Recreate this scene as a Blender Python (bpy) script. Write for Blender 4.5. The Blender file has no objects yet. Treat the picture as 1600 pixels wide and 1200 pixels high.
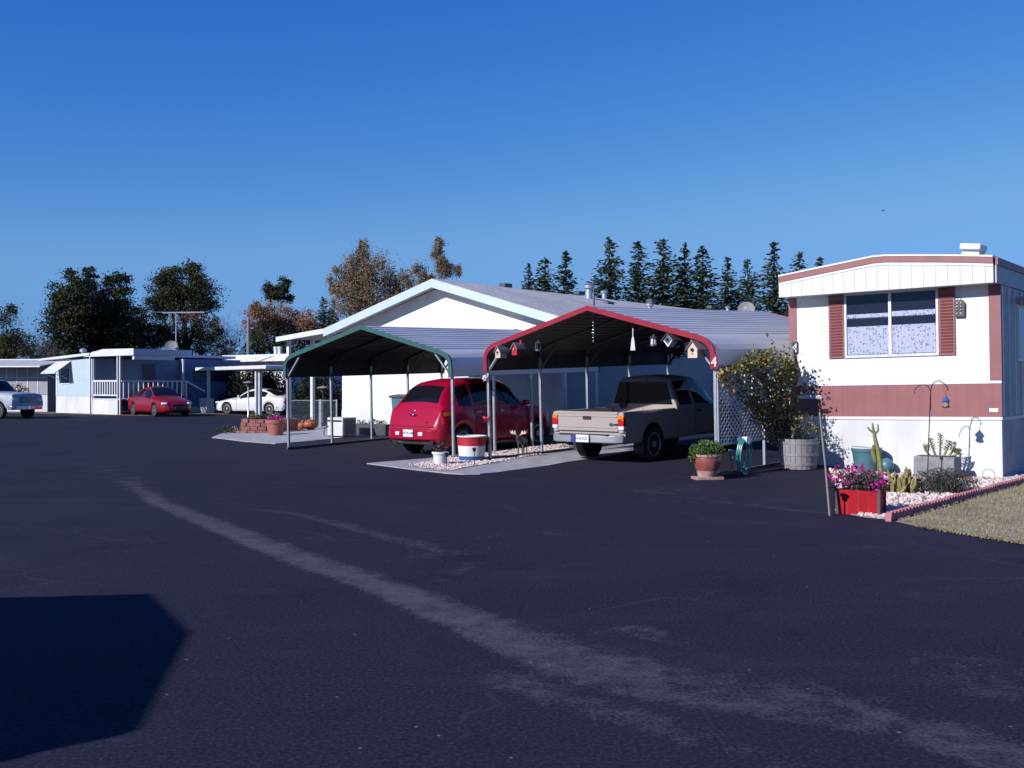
import bpy, bmesh, math, random
from mathutils import Vector, Matrix
RN = random.Random(11)
F, H = 1640.0, 1.6
SC = bpy.context.scene
COL = SC.collection
V = Vector

# ------------------------------------------------------------------ geometry of the place
def sstep(a, b, x):
    t = max(0.0, min(1.0, (x - a) / (b - a)))
    return t * t * (3 - 2 * t)

def hz(x, y):
    """height of the ground: the parking bays rise gently away from the road"""
    s = (x - 3.5) * .643 + (y - 17.95) * .766
    u = (x - 3.5) * .766 - (y - 17.95) * .643
    ramp = 0.032 * max(0.0, min(s, 7.0))
    return ramp * (1 - sstep(0.4, 2.2, u)) * sstep(-22, -14, u) * (1 - sstep(26, 40, s))

def gp(px, py):
    z = 0.0
    for _ in range(12):
        d = F * (H - z) / max(py - 600, 2.0)
        x = (px - 800) / F * d
        z = hz(x, d)
    return V((x, d, z))

def at(px, py, d):
    return V(((px - 800) / F * d, d, H + (600 - py) / F * d))

def onplane(px, py, P, dx, dy):
    """point of the vertical plane through P along (dx,dy) seen at px,py"""
    k = (px - 800) / F
    # P.x + a*dx = k*(P.y + a*dy)
    a = (k * P[1] - P[0]) / (dx - k * dy)
    y = P[1] + a * dy
    return V((P[0] + a * dx, y, H + (600 - py) / F * y)), a

# ------------------------------------------------------------------ mesh builder
class MB:
    def __init__(s):
        s.v = []; s.f = []; s.m = []
        s.cm = 0
    def add(s, vs, fs):
        o = len(s.v)
        s.v.extend([tuple(p) for p in vs])
        for f in fs:
            s.f.append([i + o for i in f]); s.m.append(s.cm)
        return s
    def box(s, x0, x1, y0, y1, z0, z1):
        vs = [(x, y, z) for z in (z0, z1) for y in (y0, y1) for x in (x0, x1)]
        return s.add(vs, [(0, 2, 3, 1), (4, 5, 7, 6), (0, 1, 5, 4), (2, 6, 7, 3), (0, 4, 6, 2), (1, 3, 7, 5)])
    def cbox(s, c, sz):
        return s.box(c[0] - sz[0] / 2, c[0] + sz[0] / 2, c[1] - sz[1] / 2, c[1] + sz[1] / 2, c[2] - sz[2] / 2, c[2] + sz[2] / 2)
    def beam(s, p, q, w, h, up=(0, 0, 1)):
        p, q = V(p), V(q); d = (q - p).normalized(); up = V(up)
        if abs(d.dot(up)) > .99: up = V((0, 1, 0))
        a = d.cross(up).normalized(); b = a.cross(d).normalized()
        vs = []
        for c in (p, q):
            for i, j in ((-1, -1), (1, -1), (1, 1), (-1, 1)):
                vs.append(c + a * (i * w / 2) + b * (j * h / 2))
        return s.add(vs, [(3, 2, 1, 0), (4, 5, 6, 7), (0, 1, 5, 4), (1, 2, 6, 5), (2, 3, 7, 6), (3, 0, 4, 7)])
    def tube(s, pts, r, n=8, closed=False, caps=True):
        pts = [V(p) for p in pts]; N = len(pts)
        rs = r if isinstance(r, (list, tuple)) else [r] * N
        prev = None; rings = []
        for i, p in enumerate(pts):
            if closed: t = pts[(i + 1) % N] - pts[i - 1]
            else: t = pts[min(i + 1, N - 1)] - pts[max(i - 1, 0)]
            t = t.normalized() if t.length > 1e-9 else V((0, 0, 1))
            if prev is None:
                a = t.cross(V((0, 0, 1)))
                if a.length < .05: a = t.cross(V((0, 1, 0)))
            else:
                a = prev - t * prev.dot(t)
            a.normalize(); prev = a; b = t.cross(a)
            rings.append([p + (a * math.cos(2 * math.pi * k / n) + b * math.sin(2 * math.pi * k / n)) * rs[i] for k in range(n)])
        vs = [q for R in rings for q in R]; fs = []
        M = N if closed else N - 1
        for i in range(M):
            j = (i + 1) % N
            for k in range(n):
                fs.append((i * n + k, i * n + (k + 1) % n, j * n + (k + 1) % n, j * n + k))
        if caps and not closed:
            fs.append(tuple(range(n - 1, -1, -1))); fs.append(tuple((N - 1) * n + k for k in range(n)))
        return s.add(vs, fs)
    def lathe(s, prof, c=(0, 0, 0), n=24, axis='z', caps=True):
        vs = []; fs = []
        for r, z in prof:
            for k in range(n):
                a = 2 * math.pi * k / n
                x, y = r * math.cos(a), r * math.sin(a)
                if axis == 'z': q = (x, y, z)
                elif axis == 'x': q = (z, x, y)
                else: q = (x, -z, y)
                vs.append((q[0] + c[0], q[1] + c[1], q[2] + c[2]))
        for i in range(len(prof) - 1):
            for k in range(n):
                fs.append((i * n + k, i * n + (k + 1) % n, (i + 1) * n + (k + 1) % n, (i + 1) * n + k))
        if caps:
            fs.append(tuple(range(n - 1, -1, -1))); L = (len(prof) - 1) * n
            fs.append(tuple(L + k for k in range(n)))
        return s.add(vs, fs)
    def prism(s, poly, lo, hi, plane='xz'):
        """2-D polygon extruded along the third axis"""
        n = len(poly); vs = []
        for w in (lo, hi):
            for a, b in poly:
                vs.append({'xz': (a, w, b), 'xy': (a, b, w), 'yz': (w, a, b)}[plane])
        fs = [tuple(range(n)), tuple(range(2 * n - 1, n - 1, -1))]
        for i in range(n):
            j = (i + 1) % n
            fs.append((i, i + n, j + n, j))
        return s.add(vs, fs)
    def strip(s, prof, lo, hi, th, plane='xz'):
        """open profile polyline (2-D) with thickness th (downwards/inwards), extruded"""
        n = len(prof); nor = []
        for i in range(n):
            a = V(prof[max(i - 1, 0)]); b = V(prof[min(i + 1, n - 1)])
            t = (b - a).normalized(); nor.append(V((t.y, -t.x)))
        inner = [(prof[i][0] + nor[i].x * th, prof[i][1] + nor[i].y * th) for i in range(n)]
        vs = []
        for w in (lo, hi):
            for P in (prof, inner):
                for a, b in P:
                    vs.append({'xz': (a, w, b), 'yz': (w, a, b)}[plane])
        o = lambda w, k, i: (w * 2 + k) * n + i
        fs = []
        for i in range(n - 1):
            fs.append((o(0, 0, i), o(0, 0, i + 1), o(1, 0, i + 1), o(1, 0, i)))
            fs.append((o(0, 1, i), o(1, 1, i), o(1, 1, i + 1), o(0, 1, i + 1)))
            fs.append((o(0, 0, i), o(0, 1, i), o(0, 1, i + 1), o(0, 0, i + 1)))
            fs.append((o(1, 0, i), o(1, 0, i + 1), o(1, 1, i + 1), o(1, 1, i)))
        for i in (0, n - 1):
            fs.append((o(0, 0, i), o(1, 0, i), o(1, 1, i), o(0, 1, i)))
        return s.add(vs, fs)
    def sphere(s, c, r, nu=12, nv=8):
        r = r if isinstance(r, (tuple, list)) else (r, r, r)
        vs = [(c[0], c[1], c[2] - r[2])]
        for i in range(1, nv):
            ph = math.pi * i / nv
            for k in range(nu):
                a = 2 * math.pi * k / nu
                vs.append((c[0] + r[0] * math.sin(ph) * math.cos(a), c[1] + r[1] * math.sin(ph) * math.sin(a), c[2] - r[2] * math.cos(ph)))
        vs.append((c[0], c[1], c[2] + r[2])); T = len(vs) - 1; fs = []
        for k in range(nu):
            fs.append((0, 1 + (k + 1) % nu, 1 + k)); fs.append((T, T - nu + k, T - nu + (k + 1) % nu))
        for i in range(nv - 2):
            for k in range(nu):
                a = 1 + i * nu; b = a + nu
                fs.append((a + k, a + (k + 1) % nu, b + (k + 1) % nu, b + k))
        return s.add(vs, fs)
    def leaf(s, c, ln, wd, d=None, rng=RN):
        c = V(c)
        if d is None:
            d = V((rng.gauss(0, 1), rng.gauss(0, 1), rng.gauss(0, 1)))
        d = d.normalized(); a = V((rng.gauss(0, 1), rng.gauss(0, 1), rng.gauss(0, 1))).cross(d)
        if a.length < 1e-4: a = V((1, 0, 0)).cross(d)
        a.normalize()
        return s.add([c - d * ln * .5, c + a * wd * .5, c + d * ln * .5, c - a * wd * .5], [(0, 1, 2, 3)])
    def stone(s, c, r, rng=RN):
        vs = []
        rot = Matrix.Rotation(rng.random() * 6.28, 3, 'Z') @ Matrix.Rotation(rng.random() * .6, 3, 'X')
        for z in (-1, 1):
            for x, y in ((-1, -1), (1, -1), (1, 1), (-1, 1)):
                k = .62 if z > 0 else .85
                p = V((x * r * k * rng.uniform(.7, 1.15), y * r * .75 * k * rng.uniform(.7, 1.15), z * r * .55 * rng.uniform(.6, 1.1)))
                vs.append(V(c) + rot @ p)
        return s.add(vs, [(3, 2, 1, 0), (4, 5, 6, 7), (0, 1, 5, 4), (1, 2, 6, 5), (2, 3, 7, 6), (3, 0, 4, 7)])
    def build(s, name, mat, parent=None, bevel=0, sharp=38, loc=None):
        me = bpy.data.meshes.new(name)
        me.from_pydata(s.v, [], s.f)
        mats = mat if isinstance(mat, (list, tuple)) else [mat]
        for m in mats: me.materials.append(m)
        if len(mats) > 1: me.polygons.foreach_set('material_index', s.m)
        me.polygons.foreach_set('use_smooth', [True] * len(me.polygons))
        me.update()
        me.set_sharp_from_angle(angle=math.radians(sharp))
        o = bpy.data.objects.new(name, me); COL.objects.link(o)
        if parent: o.parent = parent
        if loc is not None: o.location = loc
        if bevel:
            b = o.modifiers.new('bevel', 'BEVEL'); b.width = bevel; b.segments = 2; b.limit_method = 'ANGLE'; b.angle_limit = math.radians(40)
        return o

def tag(o, label, cat, group=None):
    o['label'] = label; o['category'] = cat
    if group: o['group'] = group
    return o
def thing(name, label, cat, loc=(0, 0, 0), rz=0.0, group=None, rx=0.0, ry=0.0):
    o = bpy.data.objects.new(name, None); COL.objects.link(o)
    o.empty_display_size = .2
    o.location = loc; o.rotation_euler = (rx, ry, rz)
    return tag(o, label, cat, group)
def struct(o, kind='structure'):
    o['kind'] = kind; return o
def copy_tree(o, parent=None):
    c = o.copy(); COL.objects.link(c)
    if parent: c.parent = parent
    for ch in list(o.children): copy_tree(ch, c)
    return c
def yaw(dx, dy):   # local +x along (dx,dy)
    return math.atan2(dy, dx)
def heading(dx, dy):  # local +y along (dx,dy)
    return math.atan2(-dx, dy)

# ------------------------------------------------------------------ materials
def _nodes(name):
    m = bpy.data.materials.new(name); m.use_nodes = True
    nt = m.node_tree; return m, nt, nt.nodes['Principled BSDF']
def _n(nt, t, **kw):
    n = nt.nodes.new(t)
    for k, v in kw.items(): setattr(n, k, v)
    return n
def pm(name, c1, c2=None, scale=6.0, rough=.6, metal=0.0, bump=0.0, bscale=40.0, coat=0.0, spec=.5, stretch=(1, 1, 1), lo=.35, hi=.65, wave=None, detail=5.0, trans=0.0):
    m, nt, b = _nodes(name); L = nt.links.new
    kf = 1.0 if metal > .3 else (.78 if min(c1) > .6 else .74) if True else .74
    c1 = tuple(v * kf for v in c1); c2 = tuple(v * kf for v in c2) if c2 else None
    b.inputs['Base Color'].default_value = (*c1, 1)
    b.inputs['Roughness'].default_value = rough
    b.inputs['Metallic'].default_value = metal
    b.inputs['Coat Weight'].default_value = coat
    b.inputs['Coat Roughness'].default_value = .04
    b.inputs['Specular IOR Level'].default_value = spec
    tc = _n(nt, 'ShaderNodeTexCoord'); mp = _n(nt, 'ShaderNodeMapping')
    mp.inputs['Scale'].default_value = stretch
    L(tc.outputs['Object'], mp.inputs['Vector'])
    if c2:
        t = _n(nt, 'ShaderNodeTexNoise'); t.inputs['Scale'].default_value = scale; t.inputs['Detail'].default_value = detail
        L(mp.outputs[0], t.inputs['Vector'])
        r = _n(nt, 'ShaderNodeMapRange'); r.inputs['From Min'].default_value = lo; r.inputs['From Max'].default_value = hi
        L(t.outputs['Fac'], r.inputs['Value'])
        x = _n(nt, 'ShaderNodeMix', data_type='RGBA')
        x.inputs['A'].default_value = (*c1, 1); x.inputs['B'].default_value = (*c2, 1)
        L(r.outputs[0], x.inputs['Factor']); L(x.outputs['Result'], b.inputs['Base Color'])
    h = None
    if bump:
        t = _n(nt, 'ShaderNodeTexNoise'); t.inputs['Scale'].default_value = bscale; t.inputs['Detail'].default_value = 4
        L(mp.outputs[0], t.inputs['Vector'])
        bp = _n(nt, 'ShaderNodeBump'); bp.inputs['Strength'].default_value = bump; bp.inputs['Distance'].default_value = .02
        L(t.outputs['Fac'], bp.inputs['Height']); h = bp
    if wave:
        ax, per, st = wave
        w = _n(nt, 'ShaderNodeTexWave', wave_type='BANDS', bands_direction=ax, wave_profile='SIN')
        w.inputs['Scale'].default_value = .314 / per
        L(tc.outputs['Object'], w.inputs['Vector'])
        mr = _n(nt, 'ShaderNodeMapRange'); mr.inputs['From Min'].default_value = 0; mr.inputs['From Max'].default_value = .12
        L(w.outputs['Fac'], mr.inputs['Value'])
        bp = _n(nt, 'ShaderNodeBump'); bp.inputs['Strength'].default_value = st; bp.inputs['Distance'].default_value = .012
        L(mr.outputs[0], bp.inputs['Height'])
        if h: L(h.outputs[0], bp.inputs['Normal'])
        h = bp
    if h: L(h.outputs[0], b.inputs['Normal'])
    return m

def leafmat(name, c1, c2, scale=1.2, tr=.25):
    m, nt, b = _nodes(name); L = nt.links.new
    c1 = tuple(v * .82 for v in c1); c2 = tuple(v * .82 for v in c2)
    g = _n(nt, 'ShaderNodeNewGeometry')
    t = _n(nt, 'ShaderNodeTexNoise'); t.inputs['Scale'].default_value = scale; t.inputs['Detail'].default_value = 3
    L(g.outputs['Position'], t.inputs['Vector'])
    r = _n(nt, 'ShaderNodeMapRange'); r.inputs['From Min'].default_value = .35; r.inputs['From Max'].default_value = .65
    L(t.outputs['Fac'], r.inputs['Value'])
    ad = _n(nt, 'ShaderNodeMath', operation='MULTIPLY_ADD'); ad.inputs[1].default_value = .5
    L(g.outputs['Random Per Island'], ad.inputs[0])
    ml = _n(nt, 'ShaderNodeMath', operation='MULTIPLY'); ml.inputs[1].default_value = .5
    L(r.outputs[0], ml.inputs[0]); L(ml.outputs[0], ad.inputs[2])
    x = _n(nt, 'ShaderNodeMix', data_type='RGBA'); x.inputs['A'].default_value = (*c1, 1); x.inputs['B'].default_value = (*c2, 1)
    L(ad.outputs[0], x.inputs['Factor']); L(x.outputs['Result'], b.inputs['Base Color'])
    b.inputs['Roughness'].default_value = .75; b.inputs['Specular IOR Level'].default_value = .25
    tl = _n(nt, 'ShaderNodeBsdfTranslucent'); L(x.outputs['Result'], tl.inputs['Color'])
    ms = _n(nt, 'ShaderNodeMixShader'); ms.inputs[0].default_value = tr
    L(b.outputs[0], ms.inputs[1]); L(tl.outputs[0], ms.inputs[2])
    L(ms.outputs[0], nt.nodes['Material Output'].inputs['Surface'])
    return m

def glassmat(name, tint=(.8, .85, .9), clear=.8):
    m, nt, b = _nodes(name); L = nt.links.new
    b.inputs['Base Color'].default_value = (.01, .012, .015, 1); b.inputs['Roughness'].default_value = .03
    b.inputs['Specular IOR Level'].default_value = .8
    t = _n(nt, 'ShaderNodeBsdfTransparent'); t.inputs['Color'].default_value = (*tint, 1)
    gl = _n(nt, 'ShaderNodeBsdfGlossy'); gl.inputs['Roughness'].default_value = .02; gl.inputs['Color'].default_value = (.9, .95, 1, 1)
    fr = _n(nt, 'ShaderNodeFresnel'); fr.inputs['IOR'].default_value = 1.3
    mx = _n(nt, 'ShaderNodeMixShader'); mx.inputs[0].default_value = clear
    L(b.outputs[0], mx.inputs[1]); L(t.outputs[0], mx.inputs[2])
    m2 = _n(nt, 'ShaderNodeMixShader'); L(fr.outputs[0], m2.inputs[0]); L(mx.outputs[0], m2.inputs[1]); L(gl.outputs[0], m2.inputs[2])
    L(m2.outputs[0], nt.nodes['Material Output'].inputs['Surface'])
    return m

M = {}
M['white'] = pm('white_siding', (.74, .74, .76), (.66, .66, .69), scale=1.2, rough=.55, wave=('X', .2, .9))
M['whiteplain'] = pm('white_paint', (.78, .78, .80), (.70, .70, .72), scale=3, rough=.5)
M['whitestucco'] = pm('white_panel', (.80, .80, .81), (.73, .73, .75), scale=2.2, rough=.6, stretch=(1, 1, .12), wave=('X', .61, .6))
M['whiteskirt'] = pm('white_skirting', (.74, .75, .78), (.60, .60, .63), scale=1.5, rough=.55, stretch=(1, 1, .4), wave=('X', .4, .4))
M['whiteflat'] = pm('white_metal', (.76, .76, .79), (.66, .66, .70), scale=2, rough=.4)
M['brown'] = pm('red_brown_siding', (.31, .105, .11), (.265, .09, .096), scale=2, rough=.55, wave=('X', .2, .3))
M['brownplain'] = pm('red_brown_trim', (.30, .098, .10), (.25, .085, .088), scale=4, rough=.5)
M['shadesiding'] = pm('shade_toned_siding', (.50, .49, .50), (.43, .42, .44), scale=1.5, rough=.5, wave=('Y', .12, .6))  # white siding greyed so the colour carries the side's shade
M['fascia'] = pm('pale_fascia_paint', (.56, .67, .72), (.52, .62, .67), scale=2, rough=.5)
M['galv'] = pm('galvanised_steel', (.50, .52, .56), (.40, .42, .46), scale=9, rough=.40, metal=.7)
M['galvroof'] = pm('galvanised_roof_sheet', (.60, .59, .58), (.50, .49, .49), scale=2.5, rough=.5, metal=.32, stretch=(1, .15, 1))
M['underside'] = pm('shade_dark_underside', (.075, .07, .072), (.05, .047, .05), scale=3, rough=.6, metal=.3)  # dark tone stands for the shade below the roof sheet
M['lattice'] = pm('grey_white_lattice', (.46, .46, .50), (.36, .36, .40), scale=3, rough=.6)
M['palewood'] = pm('pale_new_wood', (.72, .56, .46), (.60, .45, .36), scale=12, rough=.7, stretch=(1, 1, .2))
M['green'] = pm('green_trim_paint', (.034, .125, .115), (.026, .10, .094), scale=4, rough=.45)
M['redtrim'] = pm('red_trim_paint', (.36, .024, .055), (.30, .02, .045), scale=4, rough=.5, spec=.25)
M['darksteel'] = pm('dark_steel', (.10, .10, .115), (.07, .07, .08), scale=10, rough=.5, metal=.3)
M['black'] = pm('black_plastic', (.015, .015, .018), rough=.55)
M['rubber'] = pm('tyre_rubber', (.018, .018, .019), (.028, .028, .03), scale=20, rough=.85, bump=.2, bscale=60)
M['chrome'] = pm('chrome', (.75, .75, .78), rough=.15, metal=1.0)
M['alloy'] = pm('alloy_wheel', (.55, .55, .58), rough=.3, metal=.8)
M['ptred'] = pm('crimson_car_paint', (.40, .003, .036), (.38, .003, .031), scale=2, rough=.28, spec=.35, coat=.35)
M['sedred'] = pm('bright_red_car_paint', (.26, .003, .010), rough=.3, coat=.5)
M['carwhite'] = pm('white_car_paint', (.75, .75, .77), rough=.3, coat=1.0)
M['oldwhite'] = pm('old_white_truck_paint', (.44, .48, .54), (.38, .42, .48), scale=3, rough=.4, coat=.3)
M['tan'] = pm('champagne_truck_paint', (.44, .375, .35), (.42, .355, .33), scale=3, rough=.42, spec=.3, coat=.15)
M['bumper'] = pm('silver_bumper', (.42, .42, .46), rough=.35, metal=.6)
M['carglass'] = pm('dark_car_glass', (.008, .010, .014), rough=.04, spec=.4)
M['lens_red'] = pm('red_lamp_lens', (.55, .01, .012), rough=.15, coat=1)
M['lens_amber'] = pm('amber_lamp_lens', (.85, .22, .02), rough=.15, coat=1)
M['lens_clear'] = pm('clear_lamp_lens', (.75, .75, .78), rough=.12, coat=1)
M['plate'] = pm('plate_white', (.75, .76, .80), rough=.4)
M['platetext'] = pm('plate_blue', (.03, .05, .16), rough=.5)
M['seam'] = pm('panel_gap', (.004, .004, .004), rough=.9)
M['window'] = glassmat('window_glass', tint=(.95, .96, 1), clear=.97)
M['darkwin'] = pm('dark_window_glass', (.012, .02, .04), rough=.06, spec=.35)
M['concrete'] = pm('concrete', (.45, .44, .46), (.33, .32, .34), scale=3, rough=.85, bump=.25, bscale=60)
M['stone'] = pm('white_gravel', (.80, .68, .64), (.60, .46, .42), scale=14, rough=.8)
M['gravelbase'] = pm('gravel_bed', (.44, .37, .36), (.22, .17, .17), scale=45, rough=.9, bump=.6, bscale=50)
M['dirt'] = pm('dry_ground', (.16, .13, .095), (.10, .085, .06), scale=.5, rough=.95, bump=.2, bscale=8)
M['lawn'] = pm('dry_lawn', (.46, .37, .27), (.25, .22, .13), scale=1.3, rough=.95, bump=.5, bscale=60, lo=.3, hi=.7)
M['wood'] = pm('raw_wood', (.42, .29, .21), (.32, .21, .15), scale=12, rough=.7, stretch=(1, 1, .2))
M['barrel'] = pm('weathered_barrel_wood', (.33, .31, .33), (.21, .19, .20), scale=8, rough=.8, stretch=(1, 1, .15), bump=.3, bscale=20)
M['hoop'] = pm('barrel_hoop', (.30, .29, .31), (.20, .18, .18), scale=20, rough=.6, metal=.4)
M['terra'] = pm('terracotta', (.42, .15, .11), (.34, .11, .08), scale=8, rough=.7)
M['terraglaze'] = pm('glazed_red_clay', (.26, .06, .055), (.36, .12, .10), scale=7, rough=.35)
M['terrapale'] = pm('pale_clay', (.50, .36, .33), (.36, .17, .14), scale=9, rough=.7)
M['brick'] = pm('red_block', (.33, .13, .11), (.22, .085, .075), scale=6, rough=.85, bump=.3, bscale=30)
M['edging'] = pm('pink_concrete_edging', (.50, .20, .20), (.40, .14, .15), scale=9, rough=.85, bump=.2)
M['redbox'] = pm('red_painted_wood', (.46, .008, .022), (.37, .006, .016), scale=5, rough=.6, spec=.15, stretch=(1, 1, .3))
M['red'] = pm('red_paint', (.48, .015, .03), rough=.45)
M['blue'] = pm('blue_paint', (.03, .11, .36), rough=.45)
M['teal'] = pm('teal_plastic', (.07, .19, .23), (.06, .15, .19), scale=4, rough=.45)
M['hose'] = pm('green_hose', (.02, .33, .30), rough=.35)
M['bluehose'] = pm('blue_hose', (.08, .25, .50), rough=.35)
M['grey'] = pm('grey_block', (.30, .29, .30), (.22, .21, .22), scale=8, rough=.85, bump=.2)
M['acunit'] = pm('white_ac_paint', (.66, .65, .65), (.58, .57, .57), scale=4, rough=.5)
M['acshade'] = pm('ac_shaded_grille', (.42, .41, .40), (.34, .33, .33), scale=30, rough=.6)  # grille tone darkened to carry the shade on the unit's right face
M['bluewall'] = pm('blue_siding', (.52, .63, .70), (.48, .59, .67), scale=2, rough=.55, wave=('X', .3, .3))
M['bluewally'] = pm('shaded_blue_siding', (.13, .21, .34), (.11, .18, .30), scale=2, rough=.55, wave=('Y', .3, .4))  # the front's pale blue darkened to hold the side wall's shade
M['bluewalld'] = pm('shade_deep_blue_siding', (.16, .22, .38), (.14, .20, .35), scale=2, rough=.55, wave=('Y', .3, .4))  # shade of the projecting side wall put into a deeper blue
M['greywall'] = pm('grey_screen', (.36, .36, .41), (.30, .30, .35), scale=2, rough=.6)
M['pole'] = pm('weathered_pole', (.30, .25, .23), (.22, .18, .17), scale=10, rough=.8, stretch=(1, 1, .1))
M['bark'] = pm('bark', (.07, .055, .045), (.045, .036, .03), scale=8, rough=.9, stretch=(1, 1, .2))
M['birch'] = pm('pale_bark', (.30, .27, .25), (.15, .13, .12), scale=8, rough=.9, stretch=(1, 1, .3))
M['twig'] = pm('grey_twig', (.16, .13, .14), (.10, .08, .085), scale=6, rough=.9)
M['lf_conifer'] = leafmat('redwood_needles', (.022, .040, .028), (.058, .082, .042), tr=.12)
M['lf_pine'] = leafmat('pine_needles', (.018, .030, .016), (.050, .058, .024), tr=.1)
M['lf_dark'] = leafmat('dark_evergreen_leaves', (.016, .026, .012), (.055, .060, .020), tr=.12)
M['lf_hedge'] = leafmat('hedge_leaves', (.010, .018, .010), (.030, .040, .018), tr=.12, scale=3)
M['lf_olive'] = leafmat('olive_leaves', (.05, .05, .018), (.12, .10, .03), tr=.2)
M['lf_autumn'] = leafmat('rust_leaves', (.27, .115, .05), (.46, .22, .10), tr=.25)
M['lf_birch'] = leafmat('fading_birch_leaves', (.21, .145, .085), (.40, .275, .16), tr=.25)
M['lf_birchg'] = leafmat('greyish_birch_leaves', (.12, .09, .06), (.25, .18, .11), tr=.25)
M['lf_vine'] = leafmat('vine_leaves', (.06, .085, .03), (.20, .21, .07), tr=.25, scale=6)
M['lf_viney'] = leafmat('yellow_vine_leaves', (.36, .29, .07), (.55, .44, .13), tr=.25, scale=6)
M['lf_viner'] = leafmat('reddish_vine_leaves', (.16, .05, .04), (.22, .10, .05), tr=.25, scale=6)
M['lf_green'] = leafmat('bright_leaves', (.055, .11, .022), (.13, .20, .05), tr=.25, scale=12)
M['lf_grey'] = leafmat('grey_green_leaves', (.032, .052, .042), (.09, .115, .095), tr=.2, scale=10)
M['lf_pink'] = leafmat('magenta_petals', (.50, .015, .22), (.70, .06, .40), tr=.3, scale=12)
M['lf_red'] = leafmat('dull_red_petals', (.26, .04, .05), (.36, .08, .08), tr=.3, scale=12)
M['lf_white'] = leafmat('white_petals', (.6, .58, .6), (.75, .72, .75), tr=.3, scale=12)
M['cactus'] = pm('cactus_skin', (.17, .20, .07), (.28, .25, .09), scale=12, rough=.6)
M['cactusy'] = pm('yellowing_cactus_skin', (.30, .23, .06), (.17, .16, .05), scale=10, rough=.6)
M['blade'] = leafmat('dry_grass_blades', (.48, .38, .26), (.22, .21, .10), tr=.25, scale=2)
M['pumpkin'] = pm('pumpkin_skin', (.42, .11, .02), (.34, .08, .02), scale=5, rough=.5)
M['iron'] = pm('black_iron', (.02, .02, .022), rough=.5, metal=.4)
M['copper'] = pm('brass_figure', (.30, .25, .20), (.12, .10, .09), scale=8, rough=.4, metal=.6)
M['moose'] = pm('dark_patina_metal', (.07, .07, .075), (.16, .15, .15), scale=9, rough=.45, metal=.6)

def shingle():
    m, nt, b = _nodes('grey_shingles'); L = nt.links.new
    tc = _n(nt, 'ShaderNodeTexCoord')
    br = _n(nt, 'ShaderNodeTexBrick'); br.inputs['Scale'].default_value = 1.0
    br.inputs['Brick Width'].default_value = .33; br.inputs['Row Height'].default_value = .14; br.inputs['Mortar Size'].default_value = .008
    br.inputs['Color1'].default_value = (.50, .49, .49, 1); br.inputs['Color2'].default_value = (.40, .39, .39, 1); br.inputs['Mortar'].default_value = (.24, .24, .27, 1)
    mp = _n(nt, 'ShaderNodeMapping'); mp.inputs['Rotation'].default_value = (0, 0, math.pi / 2)
    L(tc.outputs['Object'], mp.inputs[0]); L(mp.outputs[0], br.inputs['Vector'])
    t = _n(nt, 'ShaderNodeTexNoise'); t.inputs['Scale'].default_value = .7; t.inputs['Detail'].default_value = 6
    L(tc.outputs['Object'], t.inputs['Vector'])
    x = _n(nt, 'ShaderNodeMix', data_type='RGBA', blend_type='MULTIPLY'); x.inputs['Factor'].default_value = .5
    L(br.outputs['Color'], x.inputs['A']); L(t.outputs['Fac'], x.inputs['B'])
    g = _n(nt, 'ShaderNodeBrightContrast'); g.inputs['Bright'].default_value = .05
    L(x.outputs['Result'], g.inputs[0]); L(g.outputs[0], b.inputs['Base Color'])
    b.inputs['Roughness'].default_value = .9
    return m
M['shingle'] = shingle()

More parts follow.
